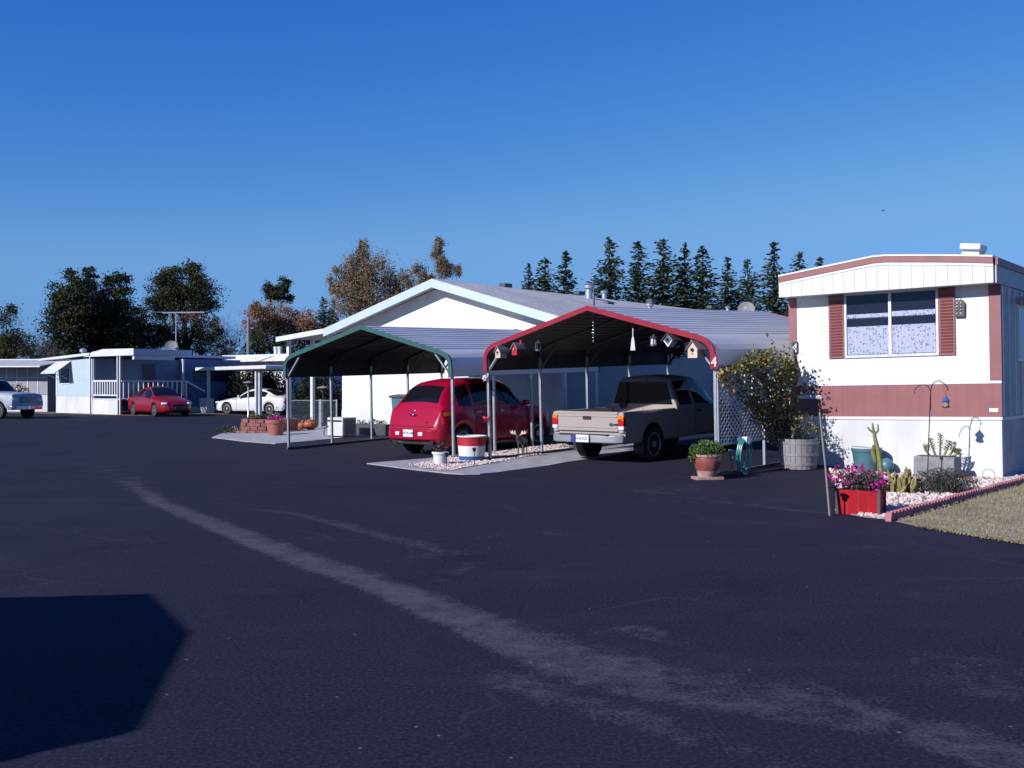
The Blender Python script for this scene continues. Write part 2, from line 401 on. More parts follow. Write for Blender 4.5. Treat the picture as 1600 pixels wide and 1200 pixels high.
def asphalt():
    m, nt, b = _nodes('sealed_asphalt'); L = nt.links.new
    g = _n(nt, 'ShaderNodeNewGeometry'); at_ = _n(nt, 'ShaderNodeAttribute'); at_.attribute_name = 'wear'
    def noise(sc, det=4, rough=.6, st=None):
        t = _n(nt, 'ShaderNodeTexNoise'); t.inputs['Scale'].default_value = sc; t.inputs['Detail'].default_value = det; t.inputs['Roughness'].default_value = rough
        if st:
            mp = _n(nt, 'ShaderNodeMapping'); mp.inputs['Scale'].default_value = st[0]; mp.inputs['Rotation'].default_value = (0, 0, st[1])
            L(g.outputs['Position'], mp.inputs[0]); L(mp.outputs[0], t.inputs['Vector'])
        else: L(g.outputs['Position'], t.inputs['Vector'])
        return t.outputs['Fac']
    def math_(op, a, c, d=None):
        n = _n(nt, 'ShaderNodeMath', operation=op)
        for i, q in enumerate((a, c, d)):
            if q is None: continue
            if isinstance(q, (int, float)): n.inputs[i].default_value = q
            else: L(q, n.inputs[i])
        return n.outputs[0]
    def rng(v, a, c, lo=0., hi=1.):
        n = _n(nt, 'ShaderNodeMapRange'); n.inputs['From Min'].default_value = a; n.inputs['From Max'].default_value = c
        n.inputs['To Min'].default_value = lo; n.inputs['To Max'].default_value = hi; L(v, n.inputs['Value']); return n.outputs[0]
    def mix(f, A, B):
        n = _n(nt, 'ShaderNodeMix', data_type='RGBA')
        if isinstance(f, float): n.inputs['Factor'].default_value = f
        else: L(f, n.inputs['Factor'])
        for k, q in (('A', A), ('B', B)):
            if isinstance(q, tuple): n.inputs[k].default_value = (*q, 1)
            else: L(q, n.inputs[k])
        return n.outputs['Result']
    big = noise(.28, 4)
    streak = noise(1.0, 5, .65, ((.25, 1.6, 1), .5))
    fine = noise(42, 4, .75)
    mid = noise(6, 5, .7)
    base = mix(rng(big, .3, .7), (.0105, .0098, .0225), (.0175, .0160, .0325))
    base = mix(math_('MULTIPLY', rng(streak, .55, .75), .35), base, (.036, .034, .050))
    w = math_('ADD', at_.outputs['Fac'], math_('MULTIPLY', math_('SUBTRACT', mid, .5), 1.5))
    w = math_('ADD', w, math_('MULTIPLY', math_('SUBTRACT', noise(1.7, 5, .65), .5), 1.1))
    w = math_('ADD', w, math_('MULTIPLY', math_('SUBTRACT', fine, .5), 1.5))
    w = math_('MULTIPLY', rng(w, .25, 1.0), rng(at_.outputs['Fac'], .02, .3))
    base = mix(math_('MULTIPLY', w, .9), base, (.088, .080, .102))
    base = mix(rng(fine, .48, .74, 0., .8), base, (.050, .047, .066))
    base = mix(rng(fine, .5, .28, 0., .6), base, (.004, .004, .008))
    vo = _n(nt, 'ShaderNodeTexVoronoi'); vo.inputs['Scale'].default_value = 9; L(g.outputs['Position'], vo.inputs['Vector'])
    sp = _n(nt, 'ShaderNodeSeparateColor'); L(vo.outputs['Color'], sp.inputs[0])
    spot = math_('MULTIPLY', rng(vo.outputs['Distance'], .10, .05), rng(sp.outputs[0], .93, .95))
    base = mix(math_('MULTIPLY', spot, .8), base, (.20, .18, .19))
    blot = noise(.9, 6, .7)
    base = mix(math_('MULTIPLY', rng(blot, .56, .72), .28), base, (.046, .042, .056))
    base = mix(math_('MULTIPLY', rng(blot, .44, .30), .45), base, (.006, .0056, .012))
    scuff = noise(2.6, 4, .6, ((.5, 3.2, 1), -.35))
    base = mix(math_('MULTIPLY', rng(scuff, .69, .78), .6), base, (.085, .078, .092))
    cr = _n(nt, 'ShaderNodeTexVoronoi', feature='DISTANCE_TO_EDGE'); cr.inputs['Scale'].default_value = .42
    wob = _n(nt, 'ShaderNodeTexNoise'); wob.inputs['Scale'].default_value = 1.6; wob.inputs['Detail'].default_value = 5; L(g.outputs['Position'], wob.inputs['Vector'])
    va = _n(nt, 'ShaderNodeVectorMath', operation='MULTIPLY_ADD'); va.inputs[1].default_value = (.9, .9, .9); L(wob.outputs['Color'], va.inputs[0]); L(g.outputs['Position'], va.inputs[2]); L(va.outputs[0], cr.inputs['Vector'])
    crk = math_('MULTIPLY', rng(cr.outputs['Distance'], .012, .004), rng(noise(.35, 2), .50, .60))
    base = mix(math_('MULTIPLY', crk, .28), base, (.060, .055, .070))
    L(base, b.inputs['Base Color']); b.inputs['Roughness'].default_value = .88; b.inputs['Specular IOR Level'].default_value = .12
    bp = _n(nt, 'ShaderNodeBump'); bp.inputs['Strength'].default_value = .35; bp.inputs['Distance'].default_value = .01
    L(fine, bp.inputs['Height']); L(bp.outputs[0], b.inputs['Normal'])
    return m
M['asphalt'] = asphalt()

def curtainmat():
    m, nt, b = _nodes('patterned_curtain'); L = nt.links.new
    tc = _n(nt, 'ShaderNodeTexCoord')
    v = _n(nt, 'ShaderNodeTexVoronoi'); v.inputs['Scale'].default_value = 19
    L(tc.outputs['Object'], v.inputs['Vector'])
    r = _n(nt, 'ShaderNodeMapRange'); r.inputs['From Min'].default_value = .22; r.inputs['From Max'].default_value = .40
    L(v.outputs['Distance'], r.inputs['Value'])
    x = _n(nt, 'ShaderNodeMix', data_type='RGBA'); x.inputs['A'].default_value = (.20, .20, .25, 1); x.inputs['B'].default_value = (.46, .46, .52, 1)
    L(r.outputs[0], x.inputs['Factor']); L(x.outputs['Result'], b.inputs['Base Color']); b.inputs['Roughness'].default_value = .9
    return m
M['curtain'] = curtainmat()

def text_obj(name, s, size, mat, parent, loc, rot, ext=.004, align='CENTER'):
    cu = bpy.data.curves.new(name, 'FONT'); cu.body = s; cu.size = size; cu.extrude = ext; cu.align_x = align
    cu.resolution_u = 3
    o = bpy.data.objects.new(name, cu); COL.objects.link(o)
    bpy.context.view_layer.update()
    me = bpy.data.meshes.new_from_object(o.evaluated_get(bpy.context.evaluated_depsgraph_get()))
    bpy.data.objects.remove(o); bpy.data.curves.remove(cu)
    me.name = name; me.materials.clear(); me.materials.append(mat)
    o = bpy.data.objects.new(name, me); COL.objects.link(o)
    if parent: o.parent = parent
    o.location = loc; o.rotation_euler = rot
    return o
# ------------------------------------------------------------------ ground, road, slabs
def axis_list(dense, lo, hi, grow=1.16):
    xs = []
    a, b, st = dense
    x = a
    while x < b: xs.append(x); x += st
    s = st; x = a
    while x > lo:
        s = min(s * grow, 6); x -= s; xs.insert(0, x)
    s = st; x = xs[-1]
    while x < hi:
        s = min(s * grow, 6); x += s; xs.append(x)
    return xs
EDGE_GRASS = [gp(1290, 803), gp(1395, 815), gp(1500, 833), gp(1600, 851), gp(1760, 890)]
def wear_lines():
    L = []
    main = [(60, 715), (150, 727), (190, 748), (246, 784), (300, 806), (380, 838), (480, 878), (560, 903), (640, 933), (720, 966), (800, 998), (900, 1032), (1010, 1062), (1150, 1085), (1300, 1108), (1450, 1145), (1640, 1195)]
    wd = [.12, .15, .16, .16, .17, .18, .19, .2, .2, .22, .26, .32, .36, .34, .3, .26, .24]
    am = [.2, .3, .5, .75, .8, .85, .85, .85, .85, .85, .8, .7, .58, .5, .5, .5, .45]
    L.append((main, wd, am))
    L.append(([(360, 790), (480, 806), (600, 838), (700, 862), (800, 868)], [.1, .12, .14, .16, .2], [.2, .45, .55, .4, .2]))
    L.append(([(690, 905), (740, 880)], [.1, .12], [.35, .3]))
    L.append(([(700, 1030), (800, 1065), (900, 1098), (1020, 1130), (1150, 1175), (1250, 1210)], [.1, .16, .16, .15, .15, .12], [.15, .42, .42, .4, .35, .3]))
    L.append(([(1240, 1060), (1330, 1100), (1420, 1130), (1520, 1160), (1640, 1200)], [.05, .06, .07, .07, .08], [.3, .6, .75, .6, .5]))
    L.append(([(880, 752), (1000, 765), (1120, 782), (1220, 795), (1290, 801)], [.16, .18, .16, .14, .1], [.12, .34, .36, .45, .5]))
    L.append(([(1450, 1040), (1600, 1060)], [.5, .6], [.25, .3]))
    L.append(([(940, 990), (1000, 985), (1080, 1010)], [.12, .16, .12], [.25, .4, .2]))
    L.append(([(-60, 685), (150, 672), (330, 668)], [.5, .6, .6], [.15, .2, .15]))
    out = []
    for pts, wd, am in L:
        out.append(([gp(*p) for p in pts], wd, am))
    return out
WL = wear_lines()
def wear(x, y):
    w = 0.0
    for pts, wd, am in WL:
        for i in range(len(pts) - 1):
            a, b = pts[i], pts[i + 1]
            dx, dy = b.x - a.x, b.y - a.y
            l2 = dx * dx + dy * dy
            t = ((x - a.x) * dx + (y - a.y) * dy) / l2
            if t < -.3 or t > 1.3: continue
            t = max(0, min(1, t))
            ex, ey = x - a.x - dx * t, y - a.y - dy * t
            d = math.hypot(ex, ey)
            r = wd[i] + (wd[i + 1] - wd[i]) * t; k = am[i] + (am[i + 1] - am[i]) * t
            side = dx * ey - dy * ex
            v = 1 - sstep(r * .8, r * 1.15, d) if side < 0 else 1 - sstep(r * .25, r * 1.9, d)
            w = max(w, v * k)
    return w
xs = axis_list((-6.0, 6.0, .075), -110, 60)
ys = axis_list((3.6, 14.0, .075), -80, 82)
mb = MB(); wv = []
nx = len(xs)
for y in ys:
    for x in xs:
        mb.v.append((x, y, hz(x, y))); wv.append(wear(x, y) if (2 < y < 60 and -25 < x < 12) else 0.0)
def on_lawn(x, y):   # right of the asphalt edge: ground left to the lawn and bed
    return False
for j in range(len(ys) - 1):
    for i in range(nx - 1):
        mb.f.append((j * nx + i, j * nx + i + 1, (j + 1) * nx + i + 1, (j + 1) * nx + i)); mb.m.append(0)
road = struct(mb.build('road', M['asphalt'], sharp=180))
at_ = road.data.attributes.new('wear', 'FLOAT', 'POINT'); at_.data.foreach_set('value', wv)

g = MB(); S_ = 1500
g.add([(-S_, -S_, -.05), (S_, -S_, -.05), (S_, S_, -.05), (-S_, S_, -.05)], [(0, 1, 2, 3)])
struct(g.build('ground', M['dirt']))

def sheet(name, pts, off, mat, cuts=5, kind='structure', skirt=True):
    bm = bmesh.new()
    vs = [bm.verts.new((p.x, p.y, 0)) for p in pts]
    bm.faces.new(vs)
    bmesh.ops.triangulate(bm, faces=bm.faces[:])
    for _ in range(cuts):
        es = [e for e in bm.edges if e.calc_length() > .35]
        if not es: break
        bmesh.ops.subdivide_edges(bm, edges=es, cuts=1)
        bmesh.ops.triangulate(bm, faces=[f for f in bm.faces if len(f.verts) > 3])
    for v in bm.verts: v.co.z = hz(v.co.x, v.co.y) + off
    if skirt:
        be = [e for e in bm.edges if e.is_boundary]
        r = bmesh.ops.extrude_edge_only(bm, edges=be)
        for v in r['geom']:
            if isinstance(v, bmesh.types.BMVert): v.co.z -= off + .03
    bmesh.ops.recalc_face_normals(bm, faces=bm.faces[:])
    me = bpy.data.meshes.new(name); bm.to_mesh(me); bm.free()
    me.materials.append(mat)
    o = bpy.data.objects.new(name, me); COL.objects.link(o); o['kind'] = kind
    return o
def P_(*pp): return [gp(*p) for p in pp]
def inpoly(x, y, poly):
    c = False; n = len(poly)
    for i in range(n):
        a, b = poly[i], poly[i - 1]
        if (a.y > y) != (b.y > y) and x < (b.x - a.x) * (y - a.y) / (b.y - a.y) + a.x: c = not c
    return c
def scatter(poly, n, rng):
    x0 = min(p.x for p in poly); x1 = max(p.x for p in poly); y0 = min(p.y for p in poly); y1 = max(p.y for p in poly)
    out = []
    while len(out) < n:
        x, y = rng.uniform(x0, x1), rng.uniform(y0, y1)
        if inpoly(x, y, poly): out.append((x, y))
    return out
slab1 = P_((573, 725), (700, 713), (775, 706), (860, 698), (1000, 690), (1010, 702), (935, 716), (880, 724), (800, 736), (775, 739.5), (750, 741.5), (725, 741.8), (700, 740.5), (655, 735.5))
sheet('concrete_slab', slab1, .018, M['concrete'])
slab2 = P_((331, 684), (350, 677), (440, 671), (520, 667), (590, 665), (604, 678), (560, 682), (480, 690), (430, 694), (380, 690))
sheet('concrete_pad', slab2, .018, M['concrete'])
grav1 = P_((640, 728), (700, 717), (760, 708.5), (850, 697.5), (888, 695), (890, 703), (795, 720), (740, 730), (705, 737), (660, 733))
sheet('gravel_strip', grav1, .026, M['gravelbase'], skirt=False)
bed = P_((1306, 800), (1350, 808), (1392, 812), (1470, 793), (1560, 766), (1640, 744), (1640, 738), (1575, 744), (1530, 744), (1420, 738), (1296, 734), (1312, 770))
sheet('gravel_bed', bed, .012, M['gravelbase'])
lawn = P_((1398, 816), (1475, 795), (1560, 769), (1640, 747), (1900, 700), (2300, 720), (2300, 900), (1760, 884), (1600, 851), (1500, 835), (1430, 823))
sheet('lawn', lawn, .01, M['lawn'], skirt=False)
path = P_((1560, 752), (1572, 745), (1640, 728), (1760, 704), (1760, 716), (1650, 742), (1600, 756))
sheet('path', path, .03, M['concrete'])
strip_far = [V((-26, 57.2, 0)), V((-18, 52.5, 0)), V((-14, 55, 0)), V((-20, 61, 0)), V((-26.5, 62, 0)), V((-40, 66, 0)), V((-42, 63, 0))]
sheet('dry_verge', strip_far, .02, M['dirt'])

r1 = random.Random(3)
mb = MB()
for x, y in scatter(grav1, 2600, r1): mb.stone((x, y, hz(x, y) + .032), r1.uniform(.011, .03), r1)
struct(mb.build('gravel', M['stone'], sharp=20), 'stuff')
mb = MB()
for x, y in scatter(bed, 3200, r1): mb.stone((x, y, hz(x, y) + .02), r1.uniform(.014, .042), r1)
struct(mb.build('gravel', M['stone'], sharp=20), 'stuff')
mb = MB()
for x, y in scatter(P_((398 + 1000, 816), (1560, 769), (1640, 747), (1700, 760), (1700, 870), (1600, 850), (1500, 834)), 9000, r1):
    ln = r1.uniform(.02, .055)
    mb.leaf((x, y, hz(x, y) + .02 + ln * .3), ln, .008, V((r1.gauss(0, .6), r1.gauss(0, .6), 1)), r1)
le = P_((1430, 823), (1500, 835), (1600, 851), (1700, 871))
for i in range(3):
    for k in range(420):
        q = le[i].lerp(le[i + 1], r1.random()); off_ = abs(r1.gauss(0, .05)) * (1.6 if r1.random() < .2 else 1)
        ln = r1.uniform(.02, .06); mb.leaf((q.x - off_ * .3, q.y - off_, .012 + ln * .3), ln, .012, V((r1.gauss(0, .8), r1.gauss(0, .8), .7)), r1)
struct(mb.build('grass', M['blade']), 'stuff')

# ------------------------------------------------------------------ carports
def arc_profile(W, ze, zp, rib=.022):
    """outer roof profile from the left eave over the ridge to the right eave, with sheet ribs"""
    m = math.atan2(zp - (ze + .55), W / 2 - .36)
    left = [(0, ze), (0, ze + .10), (0, ze + .22), (.012, ze + .31), (.06, ze + .40), (.14, ze + .475), (.25, ze + .53), (.36, ze + .565)]
    sl = (zp - (ze + .565)) / (W / 2 - .36)
    x = .36; pts = list(left); k = 0
    while x < W / 2 - .16:
        for dx, dz in ((.09, 0), (.105, rib), (.135, rib), (.15, 0)):
            pts.append((x + dx, ze + .565 + (x + dx - .36) * sl + dz))
        x += .2
    pts.append((W / 2, zp))
    right = [(W - a, b) for a, b in pts[-2::-1]]
    return pts + right
def smooth_profile(W, ze, zp):
    left = [(0, ze - .02), (0, ze + .22), (.012, ze + .31), (.06, ze + .40), (.14, ze + .475), (.25, ze + .53), (.36, ze + .565)]
    return left + [(W / 2, zp)] + [(W - a, b) for a, b in left[::-1]]
def carport(name, label, O, fd, W, L, ze, zp, trim, spacing, slope, grp):
    t = thing(name, label, 'carport', (O.x, O.y, hz(O.x, O.y)), yaw(*fd), group=grp, rx=math.atan(slope))
    prof = arc_profile(W, ze, zp)
    mb = MB(); mb.strip(prof, 0, L, .004); mb.build('roof', M['galvroof'], t, sharp=18)
    mb = MB(); mb.strip([(a + (.006 if a < W / 2 - .01 else -.006 if a > W / 2 + .01 else 0), z - .008) for a, z in prof], .005, L - .005, .004); mb.build('roof_shade_sheet', M['underside'], t, sharp=18)  # extra dark sheet, the roof's shade put into its colour
    sp = [(a, b) for a, b in smooth_profile(W, ze, zp)]
    def off(p, d):
        n = len(p); out = []
        for i in range(n):
            a = V(p[max(i - 1, 0)]); b = V(p[min(i + 1, n - 1)]); tt = (b - a).normalized()
            out.append((p[i][0] + tt.y * d, p[i][1] - tt.x * d))
        return out
    mb = MB(); mb.strip(off(sp, -.02), -.03, .012, .10); mb.build('roof_trim', trim, t, bevel=.006)
    mb = MB(); mb.strip(off(sp, -.02), L - .012, L + .03, .10); mb.build('roof_trim', trim, t, bevel=.006)
    n = int(round(L / spacing))
    for i in range(n + 1):
        y = .06 + i * (L - .12) / n
        inn = off(sp, .035)[1:-1]
        mb = MB(); mb.tube([(a, y, b) for a, b in inn], .028, 6); mb.build('roof_bow', M['darksteel'], t)
        for x in (.035, W - .035):
            mb = MB(); mb.box(x - .027, x + .027, y - .027, y + .027, -.1, ze + .24)
            mb.build('post', M['galv'], t, bevel=.006)
        for s in (1, -1):
            a = (.035, y, ze - .03); b = (.50, y, ze + .50)
            if s < 0: a = (W - a[0], y, a[2]); b = (W - b[0], y, b[2])
            mb = MB(); mb.beam(a, b, .05, .03); mb.build('knee_brace', M['galv'] if i == 0 else M['darksteel'], t)
    for x in (.035, W - .035):
        mb = MB(); mb.box(x - .03, x + .03, 0, L, .005, .065); mb.build('base_rail', M['darksteel'], t, bevel=.006)
    return t
GC_O = V((-5.49, 25.5, 0)); GC_F = (.8, -.6)
RC_O = V((-.516, 21.7, 0)); RC_F = (.7313, -.682); RC_A = (.682, .7313)
green_cp = carport('green_carport', 'open metal carport with green trim sheltering the red retro wagon', GC_O, GC_F, 5.3, 5.85, 1.76, 2.92, M['green'], 1.43, .028, 'metal carports')
red_cp = carport('red_carport', 'open metal carport with red trim, birdhouses hung along its front', RC_O, RC_F, 5.5, 6.6, 1.87, 3.05, M['redtrim'], 1.65, .034, 'metal carports')
# house number on the right front leg of the red carport
pnum, anum = onplane(1116, 565, RC_O - V((RC_A[0], RC_A[1], 0)) * .125, *RC_F)
nb = thing('house_number', 'white number 4 on the right front post of the red carport', 'house number', pnum, yaw(*RC_F))
mb = MB(); mb.box(-.06, .06, 0, .012, -.12, .12); mb.build('backing_plate', M['redtrim'], nb)
text_obj('numeral', '4', .24, M['whiteplain'], nb, (0, -.008, -.085), (math.pi / 2, 0, 0))
# ------------------------------------------------------------------ white double-wide house behind the carports
HF = (.788, -.616); HA = (.616, .788)
HO = V((-5.5, 34.0, 0))
house = thing('white_house', 'long white house with low gable and grey shingle roof behind the carports', 'house', (HO.x, HO.y, .15), yaw(*HF))
W, L, EV, AP = 8.7, 23.0, 3.2, 4.42
mb = MB(); mb.prism([(0, -.4), (W, -.4), (W, EV - .02), (W / 2, AP - .05), (0, EV - .02)], 0, .12)
mb.build('gable_wall', M['whitestucco'], house)
mb = MB(); mb.prism([(0, -.4), (W, -.4), (W, EV - .02), (W / 2, AP - .05), (0, EV - .02)], L - .12, L); mb.build('gable_wall', M['whitestucco'], house)
for x0, x1, nm in ((0, .12, 0), (W - .12, W, 1)):
    mb = MB(); mb.box(x0, x1, .12, L - .12, -.4, EV - .02); mb.build('side_wall', pm('shade_greyed_siding', (.45, .44, .44), (.40, .39, .39), scale=1, rough=.6, wave=('Y', .4, .4)) if nm else M['whitestucco'], house)  # right wall greyed: its shade is put into the base colour
rise = (AP - EV) / (W / 2)
ov = .36; fr = .47
for s in (-1, 1):
    e = (-ov if s < 0 else W + ov); ze = EV - ov * rise
    mb = MB()
    prof = [(e, ze + .02), (e, ze + .14), (W / 2, AP + .14), (W / 2, AP + .02)]
    mb.prism(prof, -fr, L + fr); o = mb.build('roof', M['shingle'], house)
    # rake fascia boards front and back
    for y in (-fr - .022, L + fr):
        mb = MB(); mb.prism([(e - s * -.0, ze - .12), (e, ze + .115), (W / 2 - s * .0, AP + .115), (W / 2, AP - .12)], y, y + .022); mb.build('fascia', M['fascia'], house)
    mb = MB(); mb.box(e - (.022 if s < 0 else 0), e + (.022 if s > 0 else 0), -fr, L + fr, ze - .1, ze + .12); mb.build('fascia', M['fascia'], house)
    mb = MB(); mb.prism([(e, ze - .02), (e, ze + .015), (W / 2, AP + .015), (W / 2, AP - .02)], -fr, -.0); mb.build('soffit', M['whiteplain'], house)
# vents on the right-hand slope
def roofpt(px, py):
    """point on the right-hand roof plane seen at px,py"""
    k = V(((px - 800) / F, 1, (600 - py) / F)); n = V((rise * HF[0], rise * HF[1], 1))
    c0 = HO.x * HF[0] + HO.y * HF[1]
    # plane: z = .15+AP+.14 - rise*(u-W/2), u = p.HF - c0
    Z = .15 + AP + .14
    d = (Z + rise * (W / 2 + c0) - H) / (k.z + rise * (k.x * HF[0] + k.y * HF[1]))
    p = k * d; p.z += H
    rel = p - V((HO.x, HO.y, .15))
    return V((rel.x * HF[0] + rel.y * HF[1], rel.x * HA[0] + rel.y * HA[1], rel.z)), d
for px, py, h, r, cap in ((920, 466, 24, .17, 1), (944, 466, 13, .12, 1), (1015, 489, 17, .12, 1), (1128, 496, 12, .13, 1), (1137, 487, 9, .11, 1)):
    q, d = roofpt(px, py); hh = h * d / F
    mb = MB(); mb.lathe([(r * .75, -.15), (r * .75, hh * .62), (r * 1.15, hh * .63), (r * 1.2, hh * .82), (r * .8, hh * .84), (r * .8, hh * .9), (r * 1.15, hh * .91), (r * .3, hh)], q, 14)
    mb.build('vent_pipe', M['galv'], house)
q, d = roofpt(928, 480); mb = MB(); mb.tube([q - V((0, 0, .1)), q + V((0, 0, .55))], .03, 6); mb.build('vent_pipe', M['darksteel'], house)
for px, py in ((790, 445), (905, 457), (950, 474), (1018, 469), (1111, 479)):
    q, d = roofpt(px, py)
    mb = MB(); mb.box(q.x - .13, q.x + .13, q.y - .2, q.y + .2, q.z - .1, q.z + .04); mb.build('box_vent', M['darksteel'], house, bevel=.02)
# windows and door on the shaded right side
for y0, y1, z0, z1 in ((12, 13.4, 1.35, 2.5), (17, 18.4, 1.35, 2.5)):
    mb = MB(); mb.box(W + .001, W + .05, y0 - .06, y1 + .06, z0 - .06, z1 + .06); w = mb.build('window', M['whiteplain'], house)
    mb = MB(); mb.box(W + .045, W + .056, y0, y1, z0, z1); mb.build('pane', M['darkwin'], w)
mb = MB(); mb.box(W, W + .06, 9.2, 10.1, .7, 2.75); dr = mb.build('door', M['fascia'], house)
mb = MB(); mb.sphere((W + .09, 9.3, 1.7), .04); mb.build('handle', M['chrome'], dr)
mb = MB(); mb.box(-.012, W + .012, -.013, -.002, -.35, .62); mb.build('skirting', M['whiteskirt'], house)
# steps to the side door (beside the truck)
sp_ = HO + V((HF[0], HF[1], 0)) * (W + .1) + V((HA[0], HA[1], 0)) * 8.9
st = thing('entry_steps', 'white railed wooden steps at the shaded side of the long house', 'steps', (sp_.x, sp_.y, hz(sp_.x, sp_.y)), yaw(*HF))
for i in range(4):
    mb = MB(); mb.box(0, 1.2 + .28 * (3 - i), 0, 1.5, .19 * i - (.3 if i == 0 else 0), .19 * (i + 1) - .002 * i); mb.build('step', M['whiteflat'], st)
for y in (0.03, 1.47):
    for k in range(9):
        x = .1 + k * .24; z0 = .76 if x < 1.2 else max(.1, .76 - (x - 1.2) * .68)
        mb = MB(); mb.box(x - .025, x + .025, y - .025, y + .025, z0, z0 + .9); mb.build('baluster', M['whiteplain'], st)
    mb = MB(); mb.beam((0, y, 1.66), (1.25, y, 1.66), .06, .08); mb.beam((1.25, y, 1.66), (2.15, y, 1.05), .06, .08); mb.build('handrail', M['whiteplain'], st)
# satellite dish on the house roof
def dish(name, label, p, r, to, mat, legs=.4):
    t = thing(name, label, 'satellite dish', p, yaw(to[0], to[1]))
    mb = MB(); prof = [(0.001, 0), (r * .3, r * .03), (r * .6, r * .11), (r * .85, r * .21), (r, r * .3), (r * 1.01, r * .33), (r * .84, r * .25), (r * .6, r * .15), (r * .3, r * .07), (.001, .04)]
    mb.lathe(prof, (0, 0, 0), 24, caps=False)
    o = mb.build('reflector', mat, t); o.rotation_euler = (0, math.radians(62), 0); o.location = (0, 0, legs + r * .6)
    mb = MB(); mb.tube([(-.02, 0, -.25), (-.02, 0, legs + r * .6)], .03, 6); mb.build('mast', M['darksteel'], t)
    mb = MB(); mb.tube([(.05, 0, legs + r * .1), (r * .9, 0, legs + r * .75)], .015, 5); mb.cbox((r * .95, 0, legs + r * .8), (.12, .08, .08)); mb.build('feed_arm', M['galv'], t)
    return t
q, d = roofpt(1166, 497)
wp = HO + V((0, 0, .15)) + V((HF[0], HF[1], 0)) * q.x + V((HA[0], HA[1], 0)) * q.y + V((0, 0, q.z))
dish('satellite_dish', 'pale round satellite dish on the grey shingle roof', wp, .36, (-.3, -.95), M['grey'], legs=.12)
# patio cover on the left side of the house
pc = HO - V((HF[0], HF[1], 0)) * .36
pat = thing('patio_cover', 'white sloping patio cover on posts at the left side of the white house', 'patio cover', (pc.x, pc.y, .12), yaw(*HF))
mb = MB(); mb.prism([(-2.35, 3.0), (0.0, 3.22), (0.0, 3.26), (-2.35, 3.05)], -.42, 9); mb.build('roof', M['whiteflat'], pat)
mb = MB(); mb.prism([(-2.38, 2.9), (-2.38, 3.06), (.34, 3.30), (.34, 3.14)], -.47, -.42); mb.build('fascia', M['whiteflat'], pat)
for x, y in ((-2.15, -.1), (-2.15, 3.6), (-2.15, 7.6), (-1.75, .6)):
    mb = MB(); mb.box(x - .06, x + .06, y - .06, y + .06, -.2, 3.0); mb.build('post', M['whiteflat'], pat, bevel=.008)
    
# ------------------------------------------------------------------ white and red-brown mobile home at the right
MO = V((5.341, 20.0, 0)); MF = V((2.97, -2.3, 0)).normalized(); MA = V((-MF.y, MF.x, 0))
TIL = .0157
mh = thing('mobile_home', 'white mobile home with red-brown band, shutters and arched roof trim', 'mobile home', (MO.x, MO.y, 0), yaw(MF.x, MF.y), ry=-TIL)
def mf(px, py, off=0.0):
    p, u = onplane(px, py, MO - MA * off, MF.x, MF.y)
    return u, p.z - TIL * u
MW, ML = 3.72, 15.0
def mbox(nm, mat, x0, x1, y0, y1, z0, z1, par=mh, bev=0.0):
    b = MB(); b.box(x0, x1, y0, y1, z0, z1); return b.build(nm, mat, par, bevel=bev)
mbox('front_wall', M['whitestucco'], 0, MW, 0, .1, .96, 3.44)
mbox('side_wall', M['shadesiding'], MW - .1, MW, .1, ML, .96, 3.45)
mbox('side_wall', M['shadesiding'], 0, .1, .1, ML, .96, 3.45)
mbox('back_wall', M['white'], .1, MW - .1, ML - .1, ML, .96, 3.45)
mbox('band', M['brown'], -.012, MW + .012, -.014, -.001, .985, 1.555)
mbox('band_trim', M['whiteplain'], -.015, MW + .015, -.024, -.001, 1.555, 1.60)
mbox('skirting', M['whiteskirt'], -.005, MW + .005, -.006, .09, -.3, .93)
mbox('skirting', pm('shade_toned_skirting', (.45, .46, .50), (.34, .35, .39), scale=2, rough=.6, wave=('Y', .3, .8)), MW - .09, MW + .005, .09, ML, -.3, .93)  # side skirting darkened: the shade of that face is in its colour
mbox('skirting_cap', M['whiteplain'], -.02, MW + .02, -.025, .1, .931, .984)
mbox('skirting_cap', M['whiteplain'], MW - .05, MW + .03, .1, ML, .931, .984)
for x0, x1 in ((-.02, .13), (MW - .17, MW + .02)):
    mbox('corner_trim', M['brownplain'], x0, x1, -.018, .08, 1.601, 3.4)
for k, y in enumerate((.06, .55, .98, 1.5, 2.3, 3.2, 4.2)):
    mbox('corner_trim' if k == 0 else 'batten', M['whiteplain'], MW + .001, MW + .025, y, y + (.05 if k else .07), 1.0, 3.2)
# fluted aluminium strips on the shaded side
for k in range(9):
    y = .17 + k * .085
    mbox('flute', M['galv'], MW + .001, MW + .018, y, y + .03, 1.05, 2.95)
# upper front fascia
fb = [(-.06, 3.235), (MW - .01, 3.235)]
top = [(-.06, 3.515), (.9, 3.63), (1.72, 3.727), (1.95, 3.725), (2.75, 3.655), (3.3, 3.60), (MW - .01, 3.553)]
mb = MB(); mb.prism(fb + top[::-1], -.36, -.30); mb.build('upper_fascia', M['white'], mh)
mb = MB(); mb.prism([(-.04, 3.237), (MW - .03, 3.237), (MW - .03, 3.54), (1.75, 3.71), (-.04, 3.50)], -.30, .0); mb.build('overhang', M['whiteflat'], mh)
mb = MB(); mb.prism([(a, b) for a, b in top] + [(a, b + .105) for a, b in top[::-1]], -.375, -.29); mb.build('roof_trim', M['brownplain'], mh)
mb = MB(); mb.prism([(a, b + .105) for a, b in top] + [(a, b + .135) for a, b in top[::-1]], -.385, ML + .2); mb.build('roof', M['whiteflat'], mh)
mb = MB(); mb.prism([(a, b - .05) for a, b in top] + [(a, b - .015) for a, b in top[::-1]], -.372, -.3605); mb.build('drip_edge', M['whiteplain'], mh)
